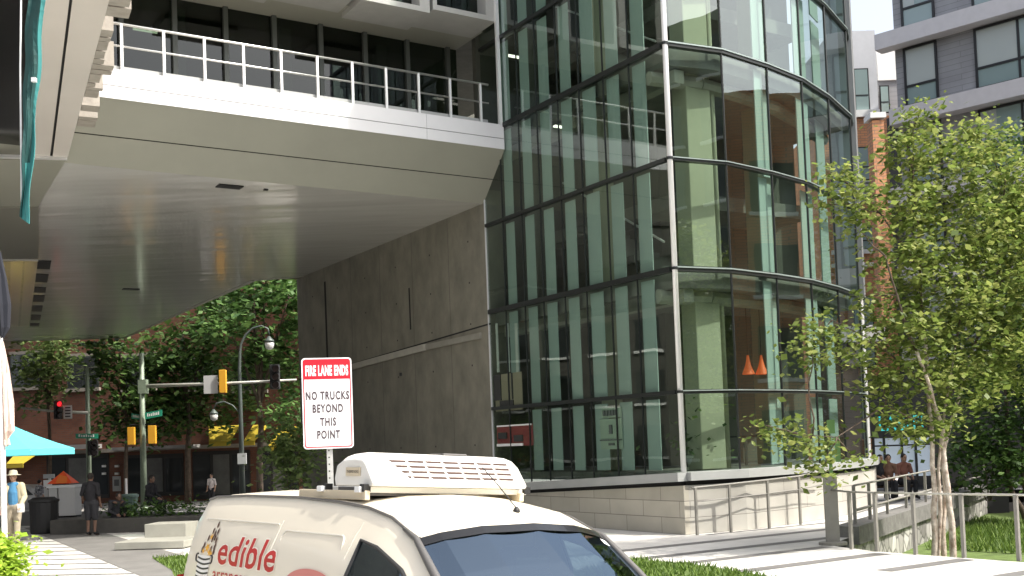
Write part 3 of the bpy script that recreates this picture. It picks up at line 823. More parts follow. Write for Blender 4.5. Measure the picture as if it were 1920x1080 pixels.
# drip rails and pillars
seam = [Vector((XS[i], -SEC[i][7][0], SEC[i][7][1] + .004)) for i in range(3, 17)]
for sg in (-1, 1):
    MB().tube([Vector((p.x, p.y * -sg, p.z)) for p in seam], .009, 6).build('roof_seam', TRIM, VAN, local=True)
    pil = [Vector((XS[i], sg * (SEC[i][7][0] + .004), SEC[i][7][1] + .002)) for i in range(15, 23)]
    MB().tube(pil, [.012, .018, .022, .024, .024, .024, .024, .024], 8).build('pillar_trim', TRIM, VAN, local=True, smooth=True)
    # window seal: a loop round the door glass
    lo = [i for i in range(13, 21)]
    loop = [Vector((XS[i], sg * (SEC[i][5][0] + .002), SEC[i][5][1])) for i in lo] + [Vector((XS[i], sg * (SEC[i][3][0] + .002), SEC[i][3][1])) for i in reversed(lo)]
    loop.insert(0, Vector((XS[13], sg * (SEC[13][4][0] + .002), SEC[13][4][1]))); 
    MB().tube(loop + [loop[0]], .013, 6).build('window_seal', RUBBER, VAN, local=True)
    m = MB()                              # dark sail panel at the front of the door glass
    for i in range(17, 20):
        m.quad(*[Vector((XS[k], sg * (SEC[k][j][0] + .006), SEC[k][j][1])) for k, j in ((i, 5), (i + 1, 5), (i + 1, 4), (i, 4))])
    m.build('sail_panel', RUBBER, VAN, local=True)
# windshield edge bands (printed black border)
m = MB()
for j0, sg in ((7, -1), (7, 1)):
    for i in range(16, 22):
        m.quad(*[Vector((XS[k], sg * (SEC[k][7][0] * (1 - w)), SEC[k][7][1] + .006 + w * .16)) for k, w in ((i, 0), (i + 1, 0), (i + 1, .07), (i, .07))])
m.build('windshield_border', BLACK_GLOSS, VAN, local=True)
def ws(x, t):                             # point on the windshield: t from -1 (near) to 1
    s = section(x); at_ = abs(t); sg = 1 if t > 0 else -1
    ys = s[7][0]; y = ys * at_
    pts = [(s[10][0], s[10][1]), (s[9][0], s[9][1]), (s[8][0], s[8][1]), (s[7][0], s[7][1])]
    for (y0, z0), (y1, z1) in zip(pts[:-1], pts[1:]):
        if y <= y1 + 1e-6: return Vector((x + bowx(x, t), sg * y, z0 + (z1 - z0) * (y - y0) / max(1e-6, y1 - y0) + .005))
    return Vector((x, sg * y, s[7][1] + .005))
m = MB()
for k in range(24):
    t0, t1 = -1 + k / 12, -1 + (k + 1) / 12
    m.quad(ws(3.035, t0), ws(3.085, t0), ws(3.085, t1), ws(3.035, t1))
m.build('windshield_top_band', BLACK_GLOSS, VAN, local=True)
m = MB(); m.quad(ws(3.1, .78), ws(3.14, .78), ws(3.14, .88), ws(3.1, .88)); m.build('sticker', WHITE, VAN, local=True)
# inside the cab
MB().box((3.75, 0, 1.0), (.5, 1.4, .12)).build('dashboard', SEAT, VAN, local=True)
MB().box((2.35, 0, 1.0), (.04, 1.3, 1.3)).build('bulkhead', mat('bulkhead', (.35, .34, .31), .8), VAN, local=True)
for y in (-.36, .36):
    st = MB().box((2.62, y, 1.05), (.16, .46, .7), ry=-.15).box((2.85, y, .75), (.5, .46, .14)).build('seat', SEAT, VAN, local=True, bevel=.03)
    h = MB().box((2.60, y, 1.47), (.09, .26, .17), ry=-.15).build('headrest', SEAT, st, local=True, bevel=.03)
MB().box((3.16, .02, 1.50), (.03, .24, .07)).build('mirror', BLACK, VAN, local=True, bevel=.015)
# panels pressed in the side
def side_strip(pts, r=.004):
    return MB().tube([onside(x, z, .001) for x, z in pts], r, 6)
def rounded(x0, x1, z0, z1, r=.05, n=5):
    out = []
    for cx, cz, a0 in ((x1 - r, z1 - r, 0), (x0 + r, z1 - r, 90), (x0 + r, z0 + r, 180), (x1 - r, z0 + r, 270)):
        for k in range(n + 1):
            a = rad(a0 + 90 * k / n); out.append((cx + r * math.cos(a), cz + r * math.sin(a)))
    return out
PRESS = mat('pressed_edge', (.60, .57, .50), .35)
rp = rounded(1.60, 2.38, 1.10, 1.622)
side_strip(rp + [rp[0]], .006).build('pressed_panel', PRESS, VAN, local=True)
side_strip([(.36, 1.655)] + [(.36 + k * .11, 1.657) for k in range(1, 11)] + [(1.50, 1.655)], .0055).build('pressed_crease', PRESS, VAN, local=True)
side_strip([(2.49, 1.70), (2.475, 1.62), (2.465, 1.5), (2.46, 1.3), (2.46, 1.1)], .0025).build('door_gap', PRESS, VAN, local=True)
side_strip([(1.53, 1.68), (1.525, 1.5), (1.52, 1.3), (1.52, 1.1)], .0025).build('door_gap', PRESS, VAN, local=True)
side_strip([(.17, 1.62), (.12, 1.5), (.10, 1.3), (.10, 1.1)], .003).build('door_gap', PRESS, VAN, local=True)
m = MB(); m.quad(*[onside(x, z, .006) for x, z in ((.0, 1.22), (.07, 1.22), (.075, .85), (.0, .85))]); m.hexa([Vector((-.03, -.77, .85)), Vector((.05, -.86, .85)), Vector((.05, -.70, .85)), Vector((-.03, -.7, .85)), Vector((-.01, -.75, 1.24)), Vector((.05, -.83, 1.24)), Vector((.05, -.70, 1.24)), Vector((-.01, -.7, 1.24))])
m.build('tail_light', mat('tail_red', (.35, .01, .01), .2), VAN, local=True)
MB().ball((.015, -.80, 1.40), (.02, .03, .018)).build('rear_hinge', WHITE, VAN, local=True)
# lettering: the writing on the side
RED = mat('letter_red', (.46, .025, .02), .4); CREAM = mat('letter_halo', (.86, .80, .68), .4)
def letter_fn(x0, z0, dzdx, slant, off):
    return lambda v: onside(x0 + v.x + v.y * slant, z0 + v.y + (x0 * 0 + v.x) * dzdx, off)
m = add_text(MB(), 'edible', letter_fn(.735, 1.368, .004, .04, .004), size=.268, xs=1.36, bold=.012, space=1.05, cuts=True); m.build('lettering_halo', CREAM, VAN, local=True)
m = add_text(MB(), 'edible', letter_fn(.735, 1.368, .004, .04, .0055), size=.268, xs=1.36, bold=.004, space=1.05, cuts=True); m.build('lettering', RED, VAN, local=True)
m = add_text(MB(), 'arrangements', letter_fn(.70, 1.255, .01, 0, .0055), size=.125, xs=1.25, space=1.08, cuts=True); m.build('lettering', RED, VAN, local=True)
# emblem: striped vase with a fruit bouquet
INK = mat('emblem_ink', (.02, .018, .02), .4); VASEW = mat('emblem_white', (.85, .83, .78), .4); YEL = mat('emblem_yellow', (.80, .42, .05), .4)
m = MB()
def vase_half(z): return .118 - .05 * (1.40 - z) if z > 1.0 else .1
zz = [1.405, 1.37, 1.3, 1.2, 1.1]
for z0, z1 in zip(zz[:-1], zz[1:]):
    m.quad(*[onside(x, z, .004) for x, z in ((.50 - vase_half(z1), z1), (.50 + vase_half(z1), z1), (.50 + vase_half(z0), z0), (.50 - vase_half(z0), z0))])
m.build('emblem_vase', VASEW, VAN, local=True)
m = MB()
for k in range(8):
    z = 1.395 - k * .032
    for q in range(6):
        x0, x1 = .50 - vase_half(z) + q / 6 * 2 * vase_half(z), .50 - vase_half(z) + (q + 1) / 6 * 2 * vase_half(z)
        d0, d1 = .012 * math.sin(math.pi * q / 6), .012 * math.sin(math.pi * (q + 1) / 6)
        m.quad(*[onside(x, zz_, .0055) for x, zz_ in ((x0, z - d0 - .012), (x1, z - d1 - .012), (x1, z - d1), (x0, z - d0))])
for sg in (-1, 1):
    lp = [(.50 + sg * (.118 + .035 * math.sin(math.pi * k / 8)), 1.41 - .05 * k / 8 + .012 * math.sin(math.pi * k / 4)) for k in range(9)]
    m.tube([onside(x, z, .004) for x, z in lp], .005, 5)
m.build('emblem_stripes', INK, VAN, local=True)
m = MB()
rr = random.Random(11)
fruit = [(.59, 1.62), (.545, 1.575), (.585, 1.56), (.63, 1.575), (.50, 1.525), (.57, 1.52), (.61, 1.53), (.645, 1.515), (.46, 1.475), (.655, 1.475), (.60, 1.455), (.44, 1.44), (.66, 1.44)]
for x, z in fruit:
    w, h = .011, .026
    m.quad(*[onside(x + dx, z + dz, .0055) for dx, dz in ((-w, -h * .5), (0, -h), (w, -h * .4), (w, h * .5), (.004, h), (-w, h * .4))])
m.build('emblem_berries', mat('emblem_berry', (.07, .02, .01), .4), VAN, local=True)
def star(mb, x, z, r, n=6, off=.005):
    pts = []
    for k in range(2 * n):
        a = math.pi * k / n; q = r if k % 2 == 0 else r * .42
        pts.append((x + q * 1.3 * math.cos(a), z + q * math.sin(a)))
    mb.quad(*[onside(px, pz, off) for px, pz in pts])
m = MB()
for x, z, r in ((.545, 1.535, .024), (.53, 1.46, .036), (.585, 1.43, .030), (.47, 1.435, .022), (.62, 1.425, .02)): star(m, x, z, r)
m.build('emblem_fruit', YEL, VAN, local=True)
PINK = mat('decal_pink', (.62, .22, .19), .4)
m = MB(); pts = []
for k in range(25):
    a = math.pi * k / 24; pts.append((2.14 + .33 * math.cos(a), 1.28 + .142 * math.sin(a) ** .8 if 0 < k < 24 else 1.28))
m.f.append(tuple(range(len(pts) + 2))); m.v = [onside(x, z, .0075) for x, z in pts + [(1.81, 1.15), (2.47, 1.15)]]
m.build('fruit_decal', PINK, VAN, local=True)
# wheels, bumper, lamps
for x in (.78, 3.72):
    for sg in (-1, 1):
        m = MB(); pr = [(.0, .0), (.2, .0), (.30, .01), (.31, .06), (.31, .14), (.29, .18)]
        for r, w in ((0, 0),): pass
        m.tube([(x, sg * .66, .30), (x, sg * .84, .30)], .31, 24); w_ = m.build('tyre', RUBBER, VAN, local=True)
        MB().tube([(x, sg * .80, .30), (x, sg * .848, .30)], .2, 20).build('rim', STEEL, w_, local=True)
MB().box((4.70, 0, .45), (.14, 1.5, .24)).build('bumper', TRIM, VAN, local=True, bevel=.03)
for sg in (-1, 1):
    MB().ball((4.52, sg * .60, .78), (.16, .14, .09)).build('headlight', mat('headlight', (.75, .78, .8), .1), VAN, local=True, smooth=True)
# roof rails and cooling unit
rb = thing  # (kept as a plain name for readability below)
BEIGE = mat('bracket_beige', (.62, .53, .38), .5)
MB().box((1.93, -.57, 1.852), (.86, .035, .055)).build('roof_bracket', BEIGE, VAN, local=True, bevel=.004)
MB().box((1.93, .55, 1.852), (.86, .035, .055)).build('roof_bracket', BEIGE, VAN, local=True, bevel=.004)
MB().box((2.30, 0, 1.885), (.06, 1.22, .035)).build('cross_bar', WHITE, VAN, local=True, bevel=.004)
MB().box((1.82, 0, 1.885), (.06, 1.22, .035)).build('cross_bar', WHITE, VAN, local=True, bevel=.004)
for x, y in ((1.84, -.56), (2.33, -.57), (2.33, .60)):
    MB().box((x, y, 1.895), (.05, .045, .045)).build('bar_clamp', BLACK, VAN, local=True)
u = MB()
x0, x1, yw = 1.90, 2.43, .56
prof = [(x0 + .02, 1.905), (x0, 1.96), (x0 + .03, 2.06), (x0 + .12, 2.10), (x0 + .28, 2.108), (x1 - .15, 2.098), (x1 - .11, 2.07), (x1 - .005, 1.93), (x1 - .02, 1.905)]
ny = 9; ys_ = [-yw, -yw + .035, -yw + .09, -.3, 0, .3, yw - .10, yw - .035, yw]
for y in ys_:
    e = max(0, (abs(y) - (yw - .10)) / .10); sh = 1 - .30 * e ** 2
    cx, cz = (x0 + x1) / 2, 1.95
    for x, z in prof:
        zz_ = 1.905 + (z - 1.905) * (1 - .22 * e ** 2) if z > 1.905 else z
        u.v.append(Vector((cx + (x - cx) * (1 - .10 * e ** 2), y, zz_)))
n = len(prof)
for k in range(len(ys_) - 1):
    for q in range(n): u.f.append((k * n + q, k * n + (q + 1) % n, (k + 1) * n + (q + 1) % n, (k + 1) * n + q))
u.f.append(tuple(reversed(range(n)))); u.f.append(tuple((len(ys_) - 1) * n + q for q in range(n)))
UN = u.build('cooling_unit', mat('unit_white', (.80, .78, .72), .35), VAN, local=True, bevel=.008)
# grille slots on the sloping front
sl0, sl1 = Vector((x1 - .11, 0, 2.07)), Vector((x1 - .005, 0, 1.93))
sd_ = (sl1 - sl0); sn = Vector((sd_.z * -1, 0, sd_.x)).normalized()
sn = sn if sn.x > 0 else -sn
m = MB(); mf = MB()
for r in range(4):
    t = .06 + r * .225
    for k in range(7):
        y0 = -.42 + k * .125 + (r * .03 if k == 0 else 0); y1 = -.42 + (k + 1) * .125 - .008
        c0 = sl0 + sd_ * t + sn * .0025; c1 = sl0 + sd_ * (t + .085) + sn * .0025
        m.quad((c0.x, y0, c0.z), (c1.x, y0 + .015, c1.z), (c1.x, y1, c1.z), (c0.x, y1, c0.z))
    c0 = sl0 + sd_ * (t + .135); c1 = sl0 + sd_ * (t + .20)
    mf.hexa([Vector((c.x, y, c.z)) + sn * o for c, y, o in ((c0, -.42, 0), (c1, -.40, 0), (c1, .455, 0), (c0, .455, 0), (c0, -.42, .004), (c1, -.40, .004), (c1, .455, .004), (c0, .455, .004))])
m.build('grille_slot', mat('grille_shadow', (.06, .03, .022), .8), UN, local=True)
mf.build('grille_fin', mat('unit_white', (.80, .78, .72), .35), UN, local=True)
MB().box((2.17, -.565, 1.99), (.17, .008, .05)).build('maker_plate', BEIGE, UN, local=True)
m = add_text(MB(), 'THERMO KING', lambda v: Vector((2.10 + v.x, -.5705, 1.982 + v.y)), size=.024, xs=.9); m.build('plate_lettering', INK, UN, local=True)
MB().box((2.15, .12, 2.108), (.16, .18, .02)).build('unit_hatch', TRIM, UN, local=True, bevel=.006)
MB().box((2.10, -.25, 2.105), (.03, .12, .012)).build('unit_handle', TRIM, UN, local=True)
MB().box((2.14, -.30, 1.875), (.36, .5, .05)).build('unit_foot', TRIM, UN, local=True)
# aerial
s_ = section(2.86)
b0 = Vector((2.86 + bowx(2.86, .05), .03, s_[10][1] - .002))
an = MB().lathe(b0, [(.022, 0), (.02, .012), (.008, .03)], 10).build('aerial_base', BLACK, VAN, local=True)
MB().tube([b0 + Vector((0, 0, .02)), b0 + Vector((-.17, -.02, .16)), b0 + Vector((-.30, -.03, .25))], .0035, 5).build('aerial', BLACK, an, local=True)
# ------------------------------------------------------------------ the sign
sg0, sg1 = at(567, 671, 9.6), at(657, 673, 9.6); sb0, sb1 = at(572, 841, 9.6), at(661, 839, 9.6)
sw = (sg1 - sg0).length; sh = (sg0 - sb0).length
scn = (sg0 + sg1 + sb0 + sb1) / 4
fire = thing('road_sign', 'red and white FIRE LANE ENDS sign on a thin steel post behind the van', 'sign', (scn.x + .0, scn.y + .05, 0))
rz = rad(12)
def sgn(u, v, w=0.0):                     # sign plane: u right, v up from its centre
    return Vector((scn.x + u * math.cos(rz) + w * math.sin(rz), scn.y + u * math.sin(rz) - w * math.cos(rz), scn.z + v))
def rrect(w, h, r, n=6):
    out = []
    for cx, cz, a0 in ((w / 2 - r, h / 2 - r, 0), (-w / 2 + r, h / 2 - r, 90), (-w / 2 + r, -h / 2 + r, 180), (w / 2 - r, -h / 2 + r, 270)):
        for k in range(n + 1):
            a = rad(a0 + 90 * k / n); out.append((cx + r * math.cos(a), cz + r * math.sin(a)))
    return out
def plate(w, h, r, w0, w1, du=0, dv=0):
    m = MB(); p = rrect(w, h, r); n = len(p)
    m.v = [sgn(a + du, b + dv, w0) for a, b in p] + [sgn(a + du, b + dv, w1) for a, b in p]
    m.f = [tuple(range(n)), tuple(reversed(range(n, 2 * n)))] + [(k, n + k, n + (k + 1) % n, (k + 1) % n) for k in range(n)]
    return m
SIGNW = mat('sign_white', (.82, .82, .84), .35); SIGNR = mat('sign_red', (.55, .015, .03), .35); INKG = mat('sign_ink', (.07, .05, .06), .5)
sw = sw * 1.03
pl_ = plate(sw, sh, .03, 0, .004).build('sign_plate', SIGNW, fire)
m = MB(); po = rrect(sw - .022, sh - .022, .024); pi_ = rrect(sw - .04, sh - .04, .018)
n = len(po)
m.v = [sgn(a, b, .0052) for a, b in po] + [sgn(a, b, .0052) for a, b in pi_]; m.f = [(k, (k + 1) % n, n + (k + 1) % n, n + k) for k in range(n)]
m.build('red_border', SIGNR, pl_)
hb = sh * .235
m = MB(); m.quad(sgn(-sw / 2 + .02, sh / 2 - .02, .0054), sgn(-sw / 2 + .02, sh / 2 - hb - .0, .0054), sgn(sw / 2 - .02, sh / 2 - hb, .0054), sgn(sw / 2 - .02, sh / 2 - .02, .0054))
m.build('red_header', SIGNR, pl_)
def sign_text(t, v, size, xs, m_, bold=.0, space=1.0):
    mm = add_text(MB(), t, lambda q: sgn(q.x, v + q.y, .0066), size=size, xs=xs, align='CENTER', bold=bold, space=space); mm.build('lettering', m_, pl_)
sign_text('FIRE LANE ENDS', sh / 2 - hb + .035, sh * .15, .385, SIGNW, .006, 1.12)
for t, y in (('NO TRUCKS', 742), ('BEYOND', 766), ('THIS', 791), ('POINT', 815)):
    sign_text(t, sh / 2 - (y + 7 - 671) / 170 * sh, sh * .125, .60, INKG, .003, 1.18)
MB().box((scn.x + .0, scn.y + .035, (scn.z + sh / 2 - .05) / 2 - .05), (.052, .03, scn.z + sh / 2), rz).build('post', mat('galvanised', (.55, .56, .55), .4, metal=.6, var=.1, scale=20), fire)
m = MB()
for k in range(40):
    z = .3 + k * .06
    if z < scn.z - sh / 2: m.quad(*[sgn(u_, z + dz - scn.z, -.0185) for u_, dz in ((-.006, -.006), (.006, -.006), (.006, .006), (-.006, .006))])
m.build('post_holes', BLACK, fire)

# ------------------------------------------------------------------ trees
BARK = mat('bark', (.10, .075, .055), .9, var=.4, scale=6, bump=.6)
BIRCH = mat('birch_bark', (.74, .66, .58), .8, var=.15, scale=9, bump=.6, bscale=22, dirt=(.26, .17, .12), stretch=(1, 1, .8))
LEAF_SUN = leaf_mat('leaf_birch', (.09, .14, .028), (.20, .265, .06), (.36, .39, .12), .5)
LEAF_DEEP = leaf_mat('leaf_deep', (.035, .075, .02), (.065, .125, .03), (.12, .20, .05), .35)
LEAF_STREET = leaf_mat('leaf_street', (.04, .09, .022), (.08, .16, .04), (.16, .27, .075), .35)
LEAF_PALE = leaf_mat('leaf_pale', (.09, .14, .05), (.15, .22, .07), (.24, .32, .11), .35)
LEAF_LIME = leaf_mat('leaf_lime', (.22, .36, .03), (.36, .52, .05), (.52, .66, .11), .4)
def leaves(mb, c, r, n, size, rnd, clump=26, flat=.8):
    """n leaf quads in clumps through the ellipsoid (c, r), thinner towards the inside"""
    c = Vector(c)
    for k in range(max(1, n // clump)):
        while True:
            p = Vector((rnd.uniform(-1, 1), rnd.uniform(-1, 1), rnd.uniform(-1, 1)))
            if .25 < p.length < 1: break
        p = p * (p.length ** -.35)
        cc = c + Vector((p.x * r[0], p.y * r[1], p.z * r[2])); sp = size * rnd.uniform(1.0, 2.6)
        for q in range(clump):
            o = cc + Vector((rnd.gauss(0, sp), rnd.gauss(0, sp), rnd.gauss(0, sp * .6)))
            a = rnd.uniform(0, 6.283); tl = rnd.uniform(-.9, .5)
            d = Vector((math.cos(a) * math.cos(tl), math.sin(a) * math.cos(tl), math.sin(tl)))
            s = d.cross(Vector((rnd.gauss(0, .5), rnd.gauss(0, .5), 1))).normalized()
            l = size * rnd.choice((.55, .7, .9, 1.0, 1.2, 1.5)) * rnd.uniform(.85, 1.15); w = l * rnd.uniform(.28, .42)
            mb.quad(o, o + d * l * .45 + s * w, o + d * l, o + d * l * .45 - s * w)
def branch(mb, a, b, r0, r1, rnd, n=5, wob=.06):
    a, b = Vector(a), Vector(b); pts = []; ln = (b - a).length
    for k in range(n + 1):
        t = k / n; j = wob * ln * math.sin(math.pi * t)
        pts.append(a.lerp(b, t) + Vector((rnd.uniform(-j, j), rnd.uniform(-j, j), rnd.uniform(-j, j) * .4)))
    mb.tube(pts, [r0 + (r1 - r0) * k / n for k in range(n + 1)], 7); return pts
def tree(label, base, stems, blobs, leafm, bark, seed, size, dens, group=None, cat='tree', name='tree', twigs=True, upper=None, zsplit=3.4):
    """stems: [(points, r0, r1)]; blobs: [(centre, radii, share)]"""
    rnd = random.Random(seed); t = thing(name, label, cat, base, group)
    m = MB(); mu = MB() if upper else m; ends = []
    for pts, r0, r1 in stems:
        pts = [Vector(p) for p in pts]; n = len(pts)
        fine = []
        for k in range(n - 1):
            for q in range(3):
                p = pts[k].lerp(pts[k + 1], q / 3); w = r0 * .35
                fine.append(p + Vector((rnd.uniform(-w, w), rnd.uniform(-w, w), 0)) if k + q else p)
        fine.append(pts[-1]); N = len(fine)
        rs = [r0 + (r1 - r0) * k / (N - 1) for k in range(N)]
        cut = (0 if r0 <= .02 else next((k for k, p in enumerate(fine) if p.z > zsplit), N - 1)) if upper else N - 1
        if cut >= 1: m.tube(fine[:cut + 1], rs[:cut + 1], 8)
        if cut < N - 1: mu.tube(fine[cut:], rs[cut:], 8)
        ends += fine[N // 3:]
    if twigs:
        for c, r, s in blobs:
            c = Vector(c); e = min(ends, key=lambda p: (p - c).length + max(0, p.z - c.z) * 1.5)
            branch(mu, e, c + Vector((rnd.uniform(-.3, .3) * r[0], 0, r[2] * .3)), max(.012, stems[0][1] * .28), .008, rnd)
    m.build('trunk', bark, t, smooth=True)
    if upper: mu.build('branches', upper, t, smooth=True)
    g = MB()
    for c, r, s in blobs: leaves(g, c, r, int(dens * s), size, rnd)
    g.build('crown', leafm, t)
    return t
# the multi-stemmed birch in the sunk garden
Dn = 19.6
def P(px, py, Y): return at(px, py, Y)
def blob(px, py, rx, ry, Y, dz=None):
    c = at(px, py, Y); k = Y / F_PX; return (c, (rx * k, (dz if dz else (rx + ry) / 2 * k), ry * k), rx * ry / 6000.0)
bb = at(1770, 1045, 20.0); bb.z = -.72
stems = [([(bb.x - .18, 20.0, -.72), P(1752, 960, 20), P(1750, 870, 20), P(1742, 760, 20), P(1728, 560, 20.1), P(1715, 360, 20.2), P(1712, 240, 20.2)], .062, .012),
         ([(bb.x - .10, 20.1, -.72), P(1762, 960, 20.1), P(1759, 880, 20.1), P(1772, 760, 20.3), P(1800, 600, 20.5), P(1835, 430, 20.7)], .045, .01),
         ([(bb.x + .12, 19.9, -.72), P(1785, 980, 19.9), P(1773, 880, 19.9), P(1768, 800, 19.9), P(1730, 690, 19.6), P(1690, 590, 19.3), P(1660, 480, 19.2)], .07, .012),
         ([(bb.x + .02, 20.2, -.72), P(1771, 940, 20.2), P(1768, 850, 20.3), P(1810, 700, 20.9), P(1860, 560, 21.2), P(1890, 400, 21.4)], .055, .01),
         ([P(1740, 800, 19.9), P(1660, 760, 19.5), P(1570, 820, 19.2), P(1500, 815, 19.1)], .02, .006),
         ([P(1735, 720, 19.9), P(1640, 640, 19.5), P(1560, 600, 19.3)], .02, .006),
         ([P(1722, 500, 20.1), P(1650, 400, 19.7), P(1590, 345, 19.5)], .02, .006)]
blobs = [blob(*q) for q in ((1722, 225, 38, 28, 20.2), (1708, 285, 46, 42, 20), (1583, 345, 34, 38, 19.5), (1600, 400, 28, 34, 19.5), (1560, 390, 18, 18, 19.4), (1770, 320, 70, 60, 20.4),
         (1850, 270, 60, 45, 20.8), (1700, 380, 50, 50, 19.9), (1790, 440, 95, 80, 20.5), (1890, 380, 70, 80, 21.2), (1700, 500, 60, 55, 19.8), (1880, 520, 90, 90, 21), (1760, 560, 90, 70, 20.2),
         (1690, 610, 60, 50, 19.6), (1620, 560, 30, 22, 19.5), (1545, 615, 38, 20, 19.3), (1520, 660, 28, 34, 19.2), (1600, 655, 44, 28, 19.3), (1830, 640, 95, 70, 20.6), (1720, 690, 70, 50, 19.8), (1910, 660, 70, 80, 21), (1660, 720, 40, 34, 19.6),
         (1800, 730, 60, 40, 20.2), (1740, 790, 56, 40, 19.9), (1690, 800, 26, 24, 19.7), (1470, 812, 36, 26, 19.1), (1520, 838, 30, 26, 19.2), (1548, 880, 22, 26, 19.2), (1430, 800, 12, 10, 19.0), (1600, 870, 24, 14, 19.3), (1650, 770, 22, 14, 19.5), (1610, 440, 22, 16, 19.6), (1960, 450, 80, 160, 21.5))]
tree('multi-stemmed birch with pale peeling trunks and yellow-green leaves in the fenced garden', bb, stems, blobs, LEAF_SUN, BIRCH, 21, .115, 1650, name='birch_tree', upper=BARK)
# a second, darker tree behind it at the frame's edge
b2 = at(1925, 950, 31); b2.z = -.72
st2 = [([b2, P(1890, 900, 31), P(1885, 760, 31), P(1875, 560, 31.2), P(1880, 350, 31.4)], .09, .02), ([b2 + Vector((.1, .1, 0)), P(1915, 880, 31.2), P(1930, 700, 31.4), P(1950, 450, 31.6)], .08, .02)]
bl2 = [blob(*q) for q in ((1880, 300, 60, 60, 31.5), (1900, 450, 90, 100, 31.4), (1870, 620, 90, 90, 31.2), (1900, 760, 80, 60, 31), (1850, 800, 50, 45, 31), (1880, 870, 50, 40, 31), (1960, 600, 90, 160, 31.5), (1815, 700, 40, 60, 31.3))]
tree('darker green tree close behind the multi-stemmed birch at the right edge', b2, st2, bl2, LEAF_DEEP, BARK, 22, .17, 1500, name='tree')
# shrubs under the trees beyond the sunk garden
def shrub(name, label, px, py, D, rx, ry, leafm, seed, size, dens, group=None, z0=None):
    k = D / F_PX; c = at(px, py, D); zb = gz(D) if z0 is None else z0
    t = thing(name, label, 'shrub', (c.x, c.y, zb), group); rnd = random.Random(seed); m = MB()
    for q in range(5):
        a = rnd.uniform(0, 6.28); m.tube([(c.x + .06 * math.cos(a), c.y + .06 * math.sin(a), zb), (c.x + rx * k * .5 * math.cos(a), c.y + rx * k * .4 * math.sin(a), c.z + ry * k * .3)], [.02, .008], 5)
    m.build('stem', BARK, t); g = MB(); leaves(g, c, (rx * k, rx * k * .8, ry * k), dens, size, rnd); g.build('foliage', leafm, t)
shrub('shrub', 'dark leafy shrub beneath the dark tree at the right edge, beyond the railing', 1850, 868, 31, 70, 45, LEAF_DEEP, 31, .16, 1500, z0=0)
shrub('shrub', 'bright lime green bush at the bottom left corner of the picture', -4, 1052, 9.0, 24, 40, LEAF_LIME, 32, .055, 2600, z0=0)
# street trees beyond the passage
def street_tree(label, px, D, ytop, blobs_, leafm, seed, size=.36, dens=2000, r=.2):
    b = at(px, 930, D); b.z = gz(D); k = D / F_PX
    tops = [q for q in blobs_]; stems_ = [([b, at(px + 2, 800, D), at(px - 4, 700, D), at(px - 10, ytop + 60, D)], r, r * .3)]
    for q in blobs_[:4]: stems_.append(([at(px, 760, D), at((px + q[0]) / 2, (740 + q[1]) / 2, D), at(q[0], q[1], D + q[4])], r * .5, r * .15))
    tree(label, b, stems_, [blob(q[0], q[1], q[2], q[3], D + q[4]) for q in blobs_], leafm, BARK, seed, size, dens, group='street trees beyond the passage', name='street_tree')
street_tree('bright green street tree with the tallest crown, beside the concrete wall', 487, 60, 480, [(540, 560, 50, 40, -1), (470, 560, 44, 30, 0), (500, 500, 60, 40, 1), (430, 620, 46, 28, -1.5), (520, 640, 50, 36, 0), (560, 700, 34, 44, 1), (480, 690, 50, 40, 1.5), (600, 560, 60, 90, 2), (540, 770, 34, 34, 0)], LEAF_STREET, 41)
street_tree('wide dark street tree with low branches over the mast arm', 352, 64, 560, [(400, 600, 60, 40, 0), (330, 650, 60, 36, -1), (380, 690, 60, 40, 0), (300, 690, 46, 40, 1), (420, 760, 50, 40, 1), (350, 770, 50, 44, 0), (300, 760, 40, 40, .5), (440, 540, 50, 36, 1), (260, 800, 46, 24, 0)], LEAF_DEEP, 42, dens=2100)
street_tree('dark street tree in front of the brick building beside the green mast pole', 236, 63, 600, [(215, 660, 34, 30, 0), (240, 720, 44, 44, 0), (200, 700, 24, 34, 0), (225, 790, 40, 30, 0), (190, 640, 22, 18, 0)], LEAF_DEEP, 43, dens=2100, r=.13)
street_tree('pale green street tree at the far left over the red signal', 92, 64, 630, [(88, 650, 36, 28, 0), (70, 700, 34, 30, 0), (104, 690, 30, 40, 0), (80, 745, 36, 18, 0), (110, 640, 22, 20, 0)], LEAF_PALE, 44, dens=2100, r=.13)
shrub('shrub', 'yellow-green young tree left of the concrete wall, behind the van', 548, 850, 33, 34, 62, LEAF_PALE, 45, .17, 1500)

# ------------------------------------------------------------------ apartment block and its neighbours at the right
A0 = at(1654, 96, 44); A0.z = 0
AG = Vector((.73, -.684, 0)); AN = Vector((-.684, -.73, 0))
def AP(u, z, off=0.0): return Vector((A0.x, A0.y, z)) + AG * u + AN * off
def onapt(px, py):
    d = ray(px, py); o = Vector((0, 0, EYE)); t = (Vector((A0.x, A0.y, 0)) - o).dot(AN) / d.dot(AN); p = o + d * t
    return (p - A0).dot(AG), p.z
apt = thing('apartment_building', 'grey apartment block with pale bands and black framed windows at the upper right', 'building', (A0.x, A0.y, 0))
SIDING = brick_mat('grey_siding', (.30, .30, .31), (.275, .275, .285), (.19, .19, .195), bw=3.0, rh=.22, msize=.01, along=(AG.x, AG.y), rough=.6)
APB = mat('pale_band', (.58, .56, .57), .6, var=.05)
WFR = mat('window_frame', (.015, .015, .016), .4)
APGL = mat('apt_glass', (.26, .34, .33), .04, spec=.9)
APBL = mat('apt_blind', (.42, .46, .44), .25, spec=.8)
MB().hexa([AP(.4, -.8, -.3), AP(14, -.8, -.3), AP(14, -.8, -14), AP(.4, -.8, -14), AP(.4, 27, -.3), AP(14, 27, -.3), AP(14, 27, -14), AP(.4, 27, -14)]).build('wall', SIDING, apt)
